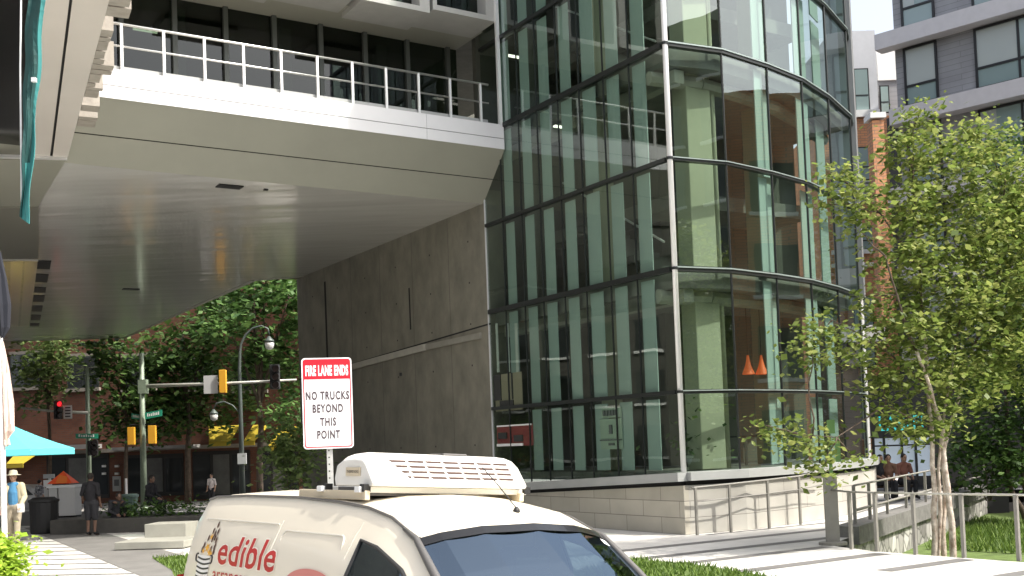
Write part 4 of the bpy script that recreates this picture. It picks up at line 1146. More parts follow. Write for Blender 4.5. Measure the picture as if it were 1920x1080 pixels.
uA, zA = onapt(1654, 82); uB, zB = onapt(1760, 213); uC, zC = onapt(1672, 375)
sto = 3.18
bands = [zA + 2 * sto, zA + sto, zA, zA - sto, zA - 2 * sto, zA - 3 * sto, zA - 4 * sto]
for i, z in enumerate(bands):
    u0 = -.15 if i in (0, 2, 4) else .3
    MB().hexa([AP(u0, z - .32, .35), AP(14, z - .32, .35), AP(14, z - .32, -.299), AP(u0, z - .32, -.299), AP(u0, z + .32, .35), AP(14, z + .32, .35), AP(14, z + .32, -.299), AP(u0, z + .32, -.299)]).build('band', APB, apt)
def apt_window(u0, u1, z0, z1, split, low, blind=0):
    f = MB(); d0, d1 = -.305, -.22
    def bar(a, b, c, d, p=0.0): f.hexa([AP(a, c, d0), AP(b, c, d0), AP(b, c, d1 + p), AP(a, c, d1 + p), AP(a, d, d0), AP(b, d, d0), AP(b, d, d1 + p), AP(a, d, d1 + p)])
    w = .09
    bar(u0, u0 + w, z0, z1); bar(u1 - w, u1, z0, z1); bar(u0 + w, u1 - w, z0, z0 + w); bar(u0 + w, u1 - w, z1 - w, z1)
    bar(u0 + w, u1 - w, z0 + low, z0 + low + w, -.01)
    if split: um = u0 + (u1 - u0) * split; bar(um - w / 2, um + w / 2, z0 + w, z1 - w, -.02)
    fr = f.build('window', WFR, apt)
    MB().quad(AP(u0 + w, z0 + w, -.27), AP(u1 - w, z0 + w, -.27), AP(u1 - w, z1 - w, -.27), AP(u0 + w, z1 - w, -.27)).build('pane', APGL, fr)
    if blind:
        MB().quad(AP(u0 + w, z0 + low + w, -.262), AP(u0 + w + (u1 - u0 - 2 * w) * blind, z0 + low + w, -.262), AP(u0 + w + (u1 - u0 - 2 * w) * blind, z1 - w, -.262), AP(u0 + w, z1 - w, -.262)).build('blind', APBL, fr)
for i, z in enumerate(bands[:-1]):
    zz0, zz1 = z - sto + .42, z - .36
    for k, (u, w, sp, bl) in enumerate(((.75, 1.35, 0, 1.0), (3.55, 2.7, .6, .58), (8.2, 2.7, .6, .0), (11.2, 2.2, .6, .5))):
        apt_window(u, u + w, zz0, zz1, sp, .78, bl if (i + k) % 3 != 1 or i == 2 else bl * .4)
MB().hexa([AP(-.1, -.8, -.29), AP(.4, -.8, -.29), AP(.4, -.8, -13), AP(-.1, -.8, -13), AP(-.1, zA - 3.0, -.29), AP(.4, zA - 3.0, -.29), AP(.4, zA - 3.0, -13), AP(-.1, zA - 3.0, -13)]).build('side_wall', mat('side_wall_dark', (.06, .06, .06), .7), apt)
# pale and orange building behind
D2 = 56
ob_ = thing('brick_apartment_building', 'orange brick building with a pale top storey behind the glass building', 'building', at(1620, 860, D2))
ob_.location.z = 0
ORB = brick_mat('orange_brick', (.66, .31, .15), (.57, .26, .13), (.30, .20, .14), bw=.4, rh=.13, msize=.012, along=(.9, -.43), rough=.8)
PALEM = mat('pale_metal', (.55, .56, .58), .5, var=.04)
def zat(px, py, D): return at(px, py, D).z
def xat(px, py, D): return at(px, py, D).x
def slab_at(name, m_, px0, px1, py0, py1, D, depth=6.0, parent=ob_, bevel=0):
    a = at(px0, (py0 + py1) / 2, D); b = at(px1, (py0 + py1) / 2, D); z0, z1 = zat((px0 + px1) / 2, py1, D), zat((px0 + px1) / 2, py0, D)
    return MB().hexa([(a.x, D, z0), (b.x, D, z0), (b.x, D + depth, z0), (a.x, D + depth, z0), (a.x, D, z1), (b.x, D, z1), (b.x, D + depth, z1), (a.x, D + depth, z1)]).build(name, m_, parent)
slab_at('wall', ORB, 1560, 1690, 218, 880, D2)
slab_at('top_storey', PALEM, 1560, 1644, 58, 212, D2 + .2)
slab_at('cornice', WHITE, 1560, 1650, 206, 219, D2 - .15, 1)
slab_at('top_wall', WHITE, 1645, 1690, 76, 150, D2 + 1.5)
slab_at('top_wall', SIDING, 1645, 1690, 150, 217, D2 + 1.6)
def win_at(px0, px1, py0, py1, D, parent, m_=APGL, cross=True):
    f = slab_at('window', WFR, px0, px1, py0, py1, D - .06, .05, parent)
    c = 2.2
    slab_at('pane', m_, px0 + c, px1 - c, py0 + c, py1 - c, D - .075, .012, f)
    if cross: slab_at('frame', WFR, px0 + c, px1 - c, (py0 * .4 + py1 * .6) - 1, (py0 * .4 + py1 * .6) + 1, D - .09, .012, f)
win_at(1602, 1630, 128, 212, D2 + .2, ob_); win_at(1650, 1668, 160, 212, D2 + 1.5, ob_)
for y0, y1 in ((275, 338), (425, 468), (555, 690)):
    win_at(1602, 1640, y0, y1, D2, ob_)
slab_at('louvre', brick_mat('louvre_metal', (.45, .45, .45), (.45, .45, .45), (.12, .12, .12), bw=5, rh=.2, msize=.06), 1603, 1650, 338, 378, D2 - .1, .1)
slab_at('band', WHITE, 1560, 1690, 467, 475, D2 - .12, .3); slab_at('band', WHITE, 1560, 1690, 492, 499, D2 - .12, .3)
# orange column nearer the birch
c = at(1655, 540, 39.5)
colm = thing('brick_pier', 'tall narrow orange brick pier rising behind the birch leaves', 'pier', (c.x, 39.5, 0))
a, b = at(1643, 380, 39.5), at(1665, 380, 39.5)
zp0, zp1 = zat(1655, 612, 39.5), zat(1655, 225, 39.5)
MB().box(((a.x + b.x) / 2, 39.8, (zp0 + zp1) / 2), (b.x - a.x, .6, zp1 - zp0)).build('shaft', ORB, colm)
MB().box(((a.x + b.x) / 2, 39.8, zat(1655, 222, 39.5) + .12), (b.x - a.x + .15, .75, .2)).build('cap', WHITE, colm)
# shop front with the cyan sign
D3 = 40
shop = thing('shop_front', 'dark framed shop front with cyan LAB lettering beyond the birch', 'shop', (at(1690, 840, D3).x, D3, 0))
slab_at('fascia_board', mat('shop_black', (.02, .022, .022), .5), 1600, 1920, 700, 818, D3, 3.0, shop)
slab_at('upper_wall', mat('shop_brown', (.10, .06, .045), .7, var=.2), 1560, 1612, 610, 880, D3 - .3, 2, shop)
slab_at('canopy', mat('canopy_pale', (.5, .48, .47), .6), 1577, 1660, 610, 640, D3 - .6, 1.2, shop)
slab_at('shop_wall', mat('shop_wall', (.05, .05, .045), .7), 1752, 1990, 818, 906, D3, 3, shop)
for x0, x1 in ((1641, 1659), (1661, 1692), (1694, 1718), (1720, 1750)):
    slab_at('pane', mat('shop_pane', (.30, .36, .42), .06, spec=.9, emit=(.55, .65, .75), estr=.22), x0, x1, 820, 892, D3 + .1, .03, shop)
for x in (1640, 1660, 1693, 1719, 1751):
    slab_at('door_frame', BLACK, x - 1.5, x + 1.5, 816, 900, D3 - .02, .12, shop)
slab_at('door_rail', BLACK, 1640, 1752, 833, 836, D3 - .03, .05, shop)
CYAN = mat('sign_cyan', (.05, .55, .55), .4, emit=(.05, .6, .58), estr=.35)
cs = at(1690, 806, D3 - .08)
m = add_text(MB(), 'LAB-FI', lambda v: Vector((cs.x + v.x, D3 - .09, cs.z + v.y)), size=.74, xs=.72, align='CENTER', bold=.012, space=1.15); m.build('sign_lettering', CYAN, shop)
# stone wall and cap of the sunk garden
sw_ = thing('stone_wall', 'rubble stone garden wall with a thick dark coping inside the railing', 'wall', (G7.x, G7.y, 0))
vor = bpy.data.materials.new('rubble'); vor.use_nodes = True
n_, l_ = vor.node_tree.nodes, vor.node_tree.links
g_ = n_.new('ShaderNodeNewGeometry'); v_ = n_.new('ShaderNodeTexVoronoi'); v_.inputs['Scale'].default_value = 2.6; r_ = n_.new('ShaderNodeValToRGB')
v2 = n_.new('ShaderNodeTexVoronoi'); v2.feature = 'DISTANCE_TO_EDGE'; v2.inputs['Scale'].default_value = 2.6; r2 = n_.new('ShaderNodeValToRGB')
r_.color_ramp.elements[0].color = (.20, .19, .18, 1); r_.color_ramp.elements[1].color = (.62, .60, .57, 1)
r2.color_ramp.elements[0].color = (.25, .25, .25, 1); r2.color_ramp.elements[1].color = (1, 1, 1, 1); r2.color_ramp.elements[1].position = .09
mx_ = n_.new('ShaderNodeMix'); mx_.data_type = 'RGBA'; mx_.blend_type = 'MULTIPLY'; mx_.inputs['Factor'].default_value = 1
l_.new(g_.outputs['Position'], v_.inputs['Vector']); l_.new(g_.outputs['Position'], v2.inputs['Vector'])
l_.new(v_.outputs['Color'], r_.inputs['Fac']); l_.new(v2.outputs['Distance'], r2.inputs['Fac'])
l_.new(r_.outputs['Color'], mx_.inputs['A']); l_.new(r2.outputs['Color'], mx_.inputs['B']); l_.new(mx_.outputs['Result'], n_['Principled BSDF'].inputs['Base Color'])
bp = n_.new('ShaderNodeBump'); bp.inputs['Strength'].default_value = .8; bp.inputs['Distance'].default_value = .05
l_.new(v2.outputs['Distance'], bp.inputs['Height']); l_.new(bp.outputs['Normal'], n_['Principled BSDF'].inputs['Normal'])
d_ = (G6 - G7).normalized(); nn = Vector((d_.y, -d_.x, 0))
MB().hexa([G7 + nn * .1 + Vector((0, 0, -.75)), G6 + nn * .1 + Vector((0, 0, -.75)), G6 - nn * .25 + Vector((0, 0, -.75)), G7 - nn * .25 + Vector((0, 0, -.75)),
           G7 + nn * .1 + Vector((0, 0, -.14)), G6 + nn * .1 + Vector((0, 0, -.14)), G6 - nn * .25 + Vector((0, 0, -.14)), G7 - nn * .25 + Vector((0, 0, -.14))]).build('rubble_face', vor, sw_)
MB().hexa([G7 + nn * .2 + Vector((0, 0, -.14)), G6 + nn * .2 + Vector((0, 0, -.14)), G6 - nn * .3 + Vector((0, 0, -.14)), G7 - nn * .3 + Vector((0, 0, -.14)),
           G7 + nn * .2 + Vector((0, 0, .22)), G6 + nn * .2 + Vector((0, 0, .22)), G6 - nn * .3 + Vector((0, 0, .22)), G7 - nn * .3 + Vector((0, 0, .22))]).build('coping', mat('coping', (.17, .165, .155), .85, var=.3, scale=5, bump=.4), sw_)
a = Vector((G6.x, G6.y, 0)); b = at(1835, 960, a.y - .5); 
MB().box((a.x - .2, a.y - .6, -.2), (1.0, .5, 1.1)).build('end_pier', mat('pier_dark', (.03, .03, .03), .9), sw_)
# low railing round the garden
gf = thing('garden_railing', 'grey post and rail railing along the near edge of the sunk garden', 'railing', (G2.x, G2.y, 0))
gp = at(1562, 1020, 20.6); 
pz = zat(1562, 893, 20.6)
MB().box((gp.x, gp.y, pz / 2), (.25, .10, pz), rad(-10)).build('gate_post', RAIL_PAINT, gf, bevel=.01)
MB().lathe((gp.x, gp.y, 0), [(.26, .0), (.26, .05), (.22, .06)], 16).build('post_base', RAIL_PAINT, gf)
tops_ = []
for px, yb, yt in ((1597, 1030, 900), (1645, 1034, 897), (1717, 1040, 908), (1808, 1046, 909), (1911, 1052, 893), (2010, 1060, 900)):
    b = atz(px, yb, 0); z = 1.02
    MB().box((b.x, b.y, z / 2), (.055, .055, z), rad(-55)).build('post', RAIL_PAINT, gf)
    tops_.append(Vector((b.x, b.y, z)))
MB().tube(tops_[1:], .018, 8).build('top_rail', RAIL_LIGHT, gf, smooth=True)
MB().tube([Vector((gp.x, gp.y, 1.02))] + tops_[:2], .018, 8).build('top_rail', RAIL_PAINT, gf, smooth=True)
# the railing of the ramp beyond, on the coping
rf = thing('ramp_railing', 'grey railing standing on the garden wall coping, rising towards the shop front', 'railing', (G7.x, G7.y, 0))
tt = []
for t in (.03, .10, .19, .30, .43, .58, .76, .96):
    b = G7.lerp(G6, t); 
    MB().box((b.x, b.y, .5), (.06, .06, 1.0), math.atan2(d_.y, d_.x)).build('post', RAIL_PAINT, rf); tt.append(Vector((b.x, b.y, 1.0)))
MB().tube(tt, .022, 8).build('top_rail', RAIL_PAINT, rf, smooth=True)
MB().tube([t - Vector((0, 0, .5)) for t in tt], .03, 6).build('middle_rail', RAIL_PAINT, rf, smooth=True)
# small green notice and post beside the glass
np_ = at(1558, 880, 21.5)
nt = thing('notice_post', 'green notice plate on a thin green post in front of the curved glass', 'sign', (np_.x, np_.y, 0))
gm = mat('notice_green', (.16, .32, .10), .5)
MB().box((np_.x, np_.y, .9), (.06, .04, 1.8)).build('post', gm, nt)
q = at(1557, 800, 21.5); MB().box((q.x, q.y - .03, q.z), (.15, .02, .27)).build('plate', gm, nt)
q = at(1570, 842, 21.5); MB().box((q.x, q.y - .02, q.z), (.10, .03, .5)).build('plate', gm, nt)

# ------------------------------------------------------------------ out-of-frame buildings for the glass to reflect; all but brick_office added for that
def block(name, label, x, y, w, d, h, m_, rz, seed, wm=APGL, cat='building'):
    t = thing(name, label, cat, (x, y, 0)); R = Matrix.Rotation(rz, 3, 'Z')
    def T(p): return R @ Vector(p) + Vector((x, y, 0))
    def bx(x0, x1, y0, y1, z0, z1): return MB().hexa([T(p) for p in ((x0, y0, z0), (x1, y0, z0), (x1, y1, z0), (x0, y1, z0), (x0, y0, z1), (x1, y0, z1), (x1, y1, z1), (x0, y1, z1))])
    bx(-w / 2, w / 2, -d / 2, d / 2, -1, h).build('wall', m_, t)
    n = int(w / 3.2); fl = int(h / 3.6)
    for f in range(fl):
        for k in range(n):
            u = -w / 2 + (k + .5) * w / n
            for sg in (-1,):
                bx(u - 1.0, u + 1.0, sg * (d / 2 + .04) - .03, sg * (d / 2 + .04) + .03, f * 3.6 + .9, f * 3.6 + 3.1).build('window', wm, t)
                bx(u - 1.1, u + 1.1, sg * (d / 2 + .08) - .07, sg * (d / 2 + .08) + .07, f * 3.6 + .72, f * 3.6 + .89).build('window_sill', WHITE, t)
    return t
BROWNB = mat('brown_render', (.20, .15, .11), .8, var=.15, scale=.6)
SHOPG_EARLY = mat('shop_glass', (.035, .04, .042), .06, spec=.8)
block('brick_office', 'orange brick office across the plaza that shows only as a reflection in the curved glass', 34, 24, 18, 12, 17, ORB, rad(-90), 1, SHOPG_EARLY)
block('brown_reflection_block', 'brown block added behind the camera for the van windows to reflect', -34, -14, 12, 30, 15, BROWNB, rad(60) + math.pi, 2)
block('dark_reflection_block', 'dark block added left of the frame to darken reflections in the left glass', -50, 34, 44, 12, 16, mat('dark_render', (.09, .085, .075), .8, var=.2, scale=.6), rad(90), 4, SHOPG_EARLY)
block('tall_reflection_block', 'tall brown block added right of the frame to darken reflections beside the white mast', 43, 1, 26, 12, 26, mat('tall_render', (.10, .075, .055), .8, var=.2, scale=.6), rad(-90), 5, SHOPG_EARLY)
block('beige_reflection_block', 'beige block added behind the camera for the windshield to reflect', 4, -40, 40, 12, 16, mat('beige_render', (.42, .37, .30), .8, var=.1, scale=.6), math.pi, 3)

class Facade:
    def __init__(s, px, py, D, d, parent):
        s.o = at(px, py, D); s.d = Vector((d[0], d[1], 0)).normalized(); s.n = Vector((s.d.y, -s.d.x, 0)); s.p = parent
        if s.n.y > 0: s.n = -s.n
    def uv(s, px, py):
        r = ray(px, py); e = Vector((0, 0, EYE)); t = (s.o - e).dot(s.n) / r.dot(s.n); p = e + r * t
        return (p - s.o).dot(s.d), p.z
    def pt(s, u, z, w): q = s.o + s.d * u + s.n * w; return Vector((q.x, q.y, z))
    def slab(s, name, m_, px0, px1, py0, py1, w0, w1, parent=None, z0=None):
        pm = (py0 + py1) / 2; u0, u1 = s.uv(px0, pm)[0], s.uv(px1, pm)[0]; xm = (px0 + px1) / 2
        zb, zt_ = s.uv(xm, py1)[1], s.uv(xm, py0)[1]
        if z0 is not None: zb = z0
        return MB().hexa([s.pt(u0, zb, w1), s.pt(u1, zb, w1), s.pt(u1, zb, w0), s.pt(u0, zb, w0), s.pt(u0, zt_, w1), s.pt(u1, zt_, w1), s.pt(u1, zt_, w0), s.pt(u0, zt_, w0)]).build(name, m_, parent or s.p)
bo = at(300, 940, 69); bo.z = -.72
sb = thing('brick_shop_building', 'dark brick corner building with yellow awnings across the street', 'building', bo)
DBRICK = brick_mat('dark_brick', (.17, .065, .035), (.13, .048, .028), (.10, .07, .055), bw=.4, rh=.13, msize=.012, along=(.96, -.28))
FS = Facade(300, 940, 69, (.96, -.28), sb)
FS.slab('wall', DBRICK, -60, 640, 470, 945, -8, 0, z0=-.75)
STONEB = mat('stone_trim', (.30, .27, .23), .8, var=.1)
SHOPG = mat('shop_glass', (.035, .04, .042), .06, spec=.8)
SHUT = mat('shop_shutter', (.13, .13, .12), .6, var=.25, scale=1.5)
def fwin(px0, px1, py0, py1):
    f = FS.slab('window', mat('sash_green', (.05, .06, .055), .5), px0, px1, py0, py1, .0, .05)
    xm = (px0 + px1) / 2; ym = (py0 + py1) / 2
    for a, b, c, d in ((px0 + 2, xm - 1, py0 + 2, ym - 1), (xm + 1, px1 - 2, py0 + 2, ym - 1), (px0 + 2, xm - 1, ym + 1, py1 - 2), (xm + 1, px1 - 2, ym + 1, py1 - 2)):
        FS.slab('pane', SHOPG, a, b, c, d, .05, .06, f)
    FS.slab('window_sill', STONEB, px0 - 3, px1 + 3, py1, py1 + 6, .0, .16)
    FS.slab('lintel', STONEB, px0 - 2, px1 + 2, py0 - 6, py0, .0, .05)
for q in ((126, 186, 668, 728), (232, 292, 668, 728), (338, 398, 672, 730), (20, 80, 664, 726), (440, 500, 676, 732)): fwin(*q)
FS.slab('string_course', STONEB, -60, 640, 838, 845, .0, .25)
for q in ((88, 205, 852, 935), (236, 345, 852, 930), (362, 470, 845, 935), (484, 560, 845, 935)):
    f = FS.slab('shop_opening', mat('opening_dark', (.03, .028, .026), .7), *q, .0, .03)
    x0, x1, y0, y1 = q
    for k in range(3):
        w = (x1 - x0) / 3
        FS.slab('shop_window', SHUT if (k + int(x0)) % 2 else SHOPG, x0 + k * w + 3, x0 + (k + 1) * w - 3, y0 + 7, y1 - 8, .03, .05, f)
FS.slab('poster', mat('poster_white', (.42, .42, .40), .6), 212, 227, 893, 921, .0, .05)
FS.slab('poster_picture', mat('poster_ink', (.12, .12, .12), .6), 215, 224, 899, 911, .05, .06)
for x in (196, 220):
    FS.slab('wall_lamp', WHITE, x - 3, x + 4, 872, 876, .0, .12); FS.slab('wall_lamp', WHITE, x - 3, x + 4, 886, 890, .0, .12)
FS.slab('canopy', mat('canopy_grey', (.30, .29, .28), .6), 110, 196, 834, 842, .25, 1.3); FS.slab('canopy', mat('canopy_grey', (.3, .29, .28), .6), 222, 380, 836, 842, .25, 1.1)
YAW = mat('awning_yellow', (.55, .42, .04), .7, var=.06)
def awning(px0, px1, py0, py1, fl, fr):
    z1, z0 = FS.uv((px0 + px1) / 2, py0)[1], FS.uv((px0 + px1) / 2, py1)[1]
    u0, u1 = FS.uv(px0, py0)[0], FS.uv(px1, py0)[0]; m = MB()
    a = [FS.pt(u0, z1, .03), FS.pt(u1, z1, .03), FS.pt(u1 - fr, z0, 1.2), FS.pt(u0 + fl, z0, 1.2)]
    b = [p - Vector((0, 0, .05)) for p in a]
    m.hexa(b + a)
    v = [a[3], a[2]]; m.hexa([v[0] - Vector((0, 0, .28)), v[1] - Vector((0, 0, .28)), v[1] - Vector((0, 0, .28)) - FS.n * .04, v[0] - Vector((0, 0, .28)) - FS.n * .04, v[0], v[1], v[1] - FS.n * .04, v[0] - FS.n * .04])
    m.build('awning', YAW, sb)
for q in ((392, 450, 798, 828, .7, 0), (475, 506, 796, 826, 0, .4), (520, 560, 800, 836, 0, .5), (-30, 30, 842, 868, 0, .9), (36, 84, 842, 868, 0, .7)): awning(*q)
# grey building at the far left edge
gl = thing('grey_building', 'narrow grey building with dark square windows at the far left edge', 'building', (at(20, 900, 74).x, 74, -.72))
FG = Facade(20, 900, 73, (1, -.15), gl)
FG.slab('wall', mat('grey_render', (.20, .20, .205), .7, var=.08), -90, 46, 560, 945, -6, 0, z0=-.75)
for y in (680, 712, 744, 776):
    f = FG.slab('window', STONEB, 25, 44, y - 2, y + 26, .0, .04); FG.slab('pane', SHOPG, 27, 42, y + 2, y + 23, .04, .05, f)
FG.slab('wall_light', LAMP_ON, 24, 35, 668, 676, .0, .2)
# ------------------------------------------------------------------ traffic poles
POLE_GREEN = mat('pole_green', (.25, .31, .23), .5, metal=.2, var=.12, scale=8)
ARM_PALE = mat('arm_pale', (.50, .50, .44), .45, metal=.3)
SIGY = mat('signal_yellow', (.72, .36, .03), .45); SIGB = mat('signal_black', (.02, .02, .02), .5)
LENS_R = mat('lens_red', (.55, .02, .03), .3, emit=(.9, .02, .03), estr=.9); LENS_D = mat('lens_dark', (.05, .03, .03), .25)
SGREEN = mat('street_sign_green', (.02, .26, .16), .4)
def pbox(name, m_, px0, px1, py0, py1, D, dep, parent, off=0.0, bevel=0.0):
    a, b = at(px0, (py0 + py1) / 2, D), at(px1, (py0 + py1) / 2, D); z0, z1 = zat((px0 + px1) / 2, py1, D), zat((px0 + px1) / 2, py0, D)
    return MB().box(((a.x + b.x) / 2, D + off, (z0 + z1) / 2), (b.x - a.x, dep, z1 - z0)).build(name, m_, parent, bevel=bevel)
def signal(px, py0, py1, w, D, parent, m_, lens=None, vis=True):
    h = pbox('signal_head', m_, px - w / 2, px + w / 2, py0, py1, D, .22, parent, -.2, .02)
    if lens is not None:
        for k in range(3):
            c = at(px, py0 + (py1 - py0) * (k + .5) / 3, D - .33); r = w * .36 / F_PX * D
            MB().tube([c, c + Vector((0, .04, 0))], r, 12).build('lens', LENS_R if k == lens else LENS_D, h)
            MB().tube([c + Vector((0, -.14, r * .2)), c + Vector((0, .0, r * .2))], r * 1.15, 10, cap=False).build('visor', m_, h)
    return h
DA = 55
pb = at(270, 940, DA); pb.z = gz(DA)
ta = thing('traffic_pole', 'green steel mast pole with a pale signal arm reaching right and two amber walk signals', 'traffic light', pb)
MB().tube([pb, at(265, 662, DA)], [.17, .12], 12).build('pole', POLE_GREEN, ta, smooth=True)
MB().lathe(pb, [(.3, 0), (.3, .08), (.2, .2)], 12).build('pole_base', POLE_GREEN, ta)
MB().tube([at(268, 724, DA - .1), at(420, 719, DA - .1), at(556, 712, DA - .1)], [.095, .075, .05], 8).build('mast_arm', ARM_PALE, ta, smooth=True)
pbox('arm_bracket', POLE_GREEN, 261, 276, 712, 738, DA, .4, ta)
s_ = pbox('arm_sign', mat('sign_pale', (.5, .5, .49), .5), 382, 408, 704, 738, DA - .2, .04, ta)
signal(420, 694, 737, 13, DA - .1, ta, SIGY)
signal(517, 684, 730, 18, DA - .2, ta, SIGB, 5)
signal(249, 801, 834, 13, DA - .1, ta, SIGY); signal(288, 798, 832, 14, DA - .1, ta, SIGY, None)
MB().tube([at(243, 797, DA), at(292, 795, DA)], .03, 6).build('signal_bracket', SIGB, ta)
def street_sign(px0, px1, py0, py1, tilt, D, parent, txt):
    a, b = at(px0, (py0 + py1) / 2 + tilt, D), at(px1, (py0 + py1) / 2 - tilt, D); h = (py1 - py0) / F_PX * D; n = Vector((0, -.02, 0)); up = Vector((0, 0, h / 2))
    s = MB().hexa([a - up - n, b - up - n, b - up + n, a - up + n, a + up - n, b + up - n, b + up + n, a + up + n]).build('street_sign', SGREEN, parent)
    ln = (b - a).length; m = MB()
    d = (b - a).normalized()
    for k in range(7):                    # worn lettering, too small to read
        u = ln * (.14 + k * .105); hh = h * (.22 if k % 3 else .32)
        m.quad(*[a + d * (u + dx) + Vector((0, -.026, dz)) for dx, dz in ((0, -h * .2), (ln * .06, -h * .2), (ln * .06, hh), (0, hh))])
    m.build('sign_marks', WHITE, s)
street_sign(272, 304, 771, 783, 3, DA - .2, ta, ''); street_sign(247, 264, 776, 786, -1, DA + .1, ta, '')
DB = 58
pb = at(168, 940, DB); pb.z = gz(DB)
tb = thing('traffic_pole', 'green mast pole at the left with a lit red signal and white arm sign', 'traffic light', pb)
MB().tube([pb, at(163, 688, DB)], [.15, .10], 12).build('pole', POLE_GREEN, tb, smooth=True)
MB().lathe(pb, [(.3, 0), (.3, .08), (.18, .2)], 12).build('pole_base', POLE_GREEN, tb)
MB().tube([at(166, 774, DB - .1), at(100, 771, DB - .1), at(40, 765, DB - .1)], [.085, .065, .05], 8).build('mast_arm', ARM_PALE, tb, smooth=True)
MB().tube([at(142, 691, DB), at(182, 688, DB)], .03, 6).build('cross_arm', ARM_PALE, tb)
signal(112, 752, 786, 14, DB - .2, tb, SIGB, 0)
s_ = pbox('arm_sign', WHITE, 119, 135, 760, 785, DB - .3, .03, tb)
for k in range(4): pbox('sign_line', INKG, 122, 132, 763 + k * 5.5, 765.5 + k * 5.5, DB - .33, .01, s_)
street_sign(142, 184, 813, 822, 0, DB - .2, tb, '')
signal(177, 826, 854, 18, DB - .2, tb, SIGB, 5)
# street lamp with two arms
DL = 57
pb = at(455, 940, DL); pb.z = gz(DL)
sl = thing('street_lamp', 'dark street lamp with a curved arm and two hanging white lanterns', 'street lamp', pb)
LAMPP = mat('lamp_pole', (.09, .11, .10), .5, metal=.3)
arc = [at(450, 660, DL), at(452, 645, DL), at(460, 628, DL), at(474, 615, DL), at(490, 611, DL), at(502, 616, DL), at(505, 628, DL)]
MB().tube([pb, at(451, 760, DL), at(449, 690, DL)] + arc, [.16, .10, .085, .07, .06, .055, .05, .05, .045, .04], 10).build('pole', LAMPP, sl, smooth=True)
arc2 = [at(451, 776, DL), at(436, 760, DL), at(420, 753, DL), at(406, 756, DL), at(401, 766, DL)]
MB().tube(arc2, .04, 8).build('lower_arm', LAMPP, sl, smooth=True)
def lantern(px, py, s):
    c = at(px, py, DL)
    g = MB().lathe(c, [(.05 * s, -.36 * s), (.2 * s, -.28 * s), (.25 * s, -.05 * s), (.22 * s, .05 * s)], 12).build('lantern_globe', mat('lantern_white', (.75, .75, .72), .3), sl, smooth=True)
    MB().lathe(c, [(.27 * s, .04 * s), (.25 * s, .14 * s), (.12 * s, .26 * s), (.05 * s, .36 * s)], 12).build('lantern_cap', LAMPP, g, smooth=True)
lantern(505, 643, 1.0); lantern(401, 778, .85)
for y in (898,):
    pbox('pole_box', mat('box_pale', (.4, .42, .42), .5), 446, 462, 850, 870, DL - .1, .15, sl)
c = at(576, 609, 52); pb = Vector((c.x, 52, gz(52)))
s2 = thing('street_lamp', 'street lamp half hidden behind the edge of the concrete wall', 'street lamp', pb)
MB().tube([pb, c + Vector((0, 0, .2))], .07, 8).build('pole', LAMPP, s2)
MB().ball(c, (.24, .24, .16)).build('lantern_globe', mat('lantern_white', (.75, .75, .72), .3), s2, smooth=True)
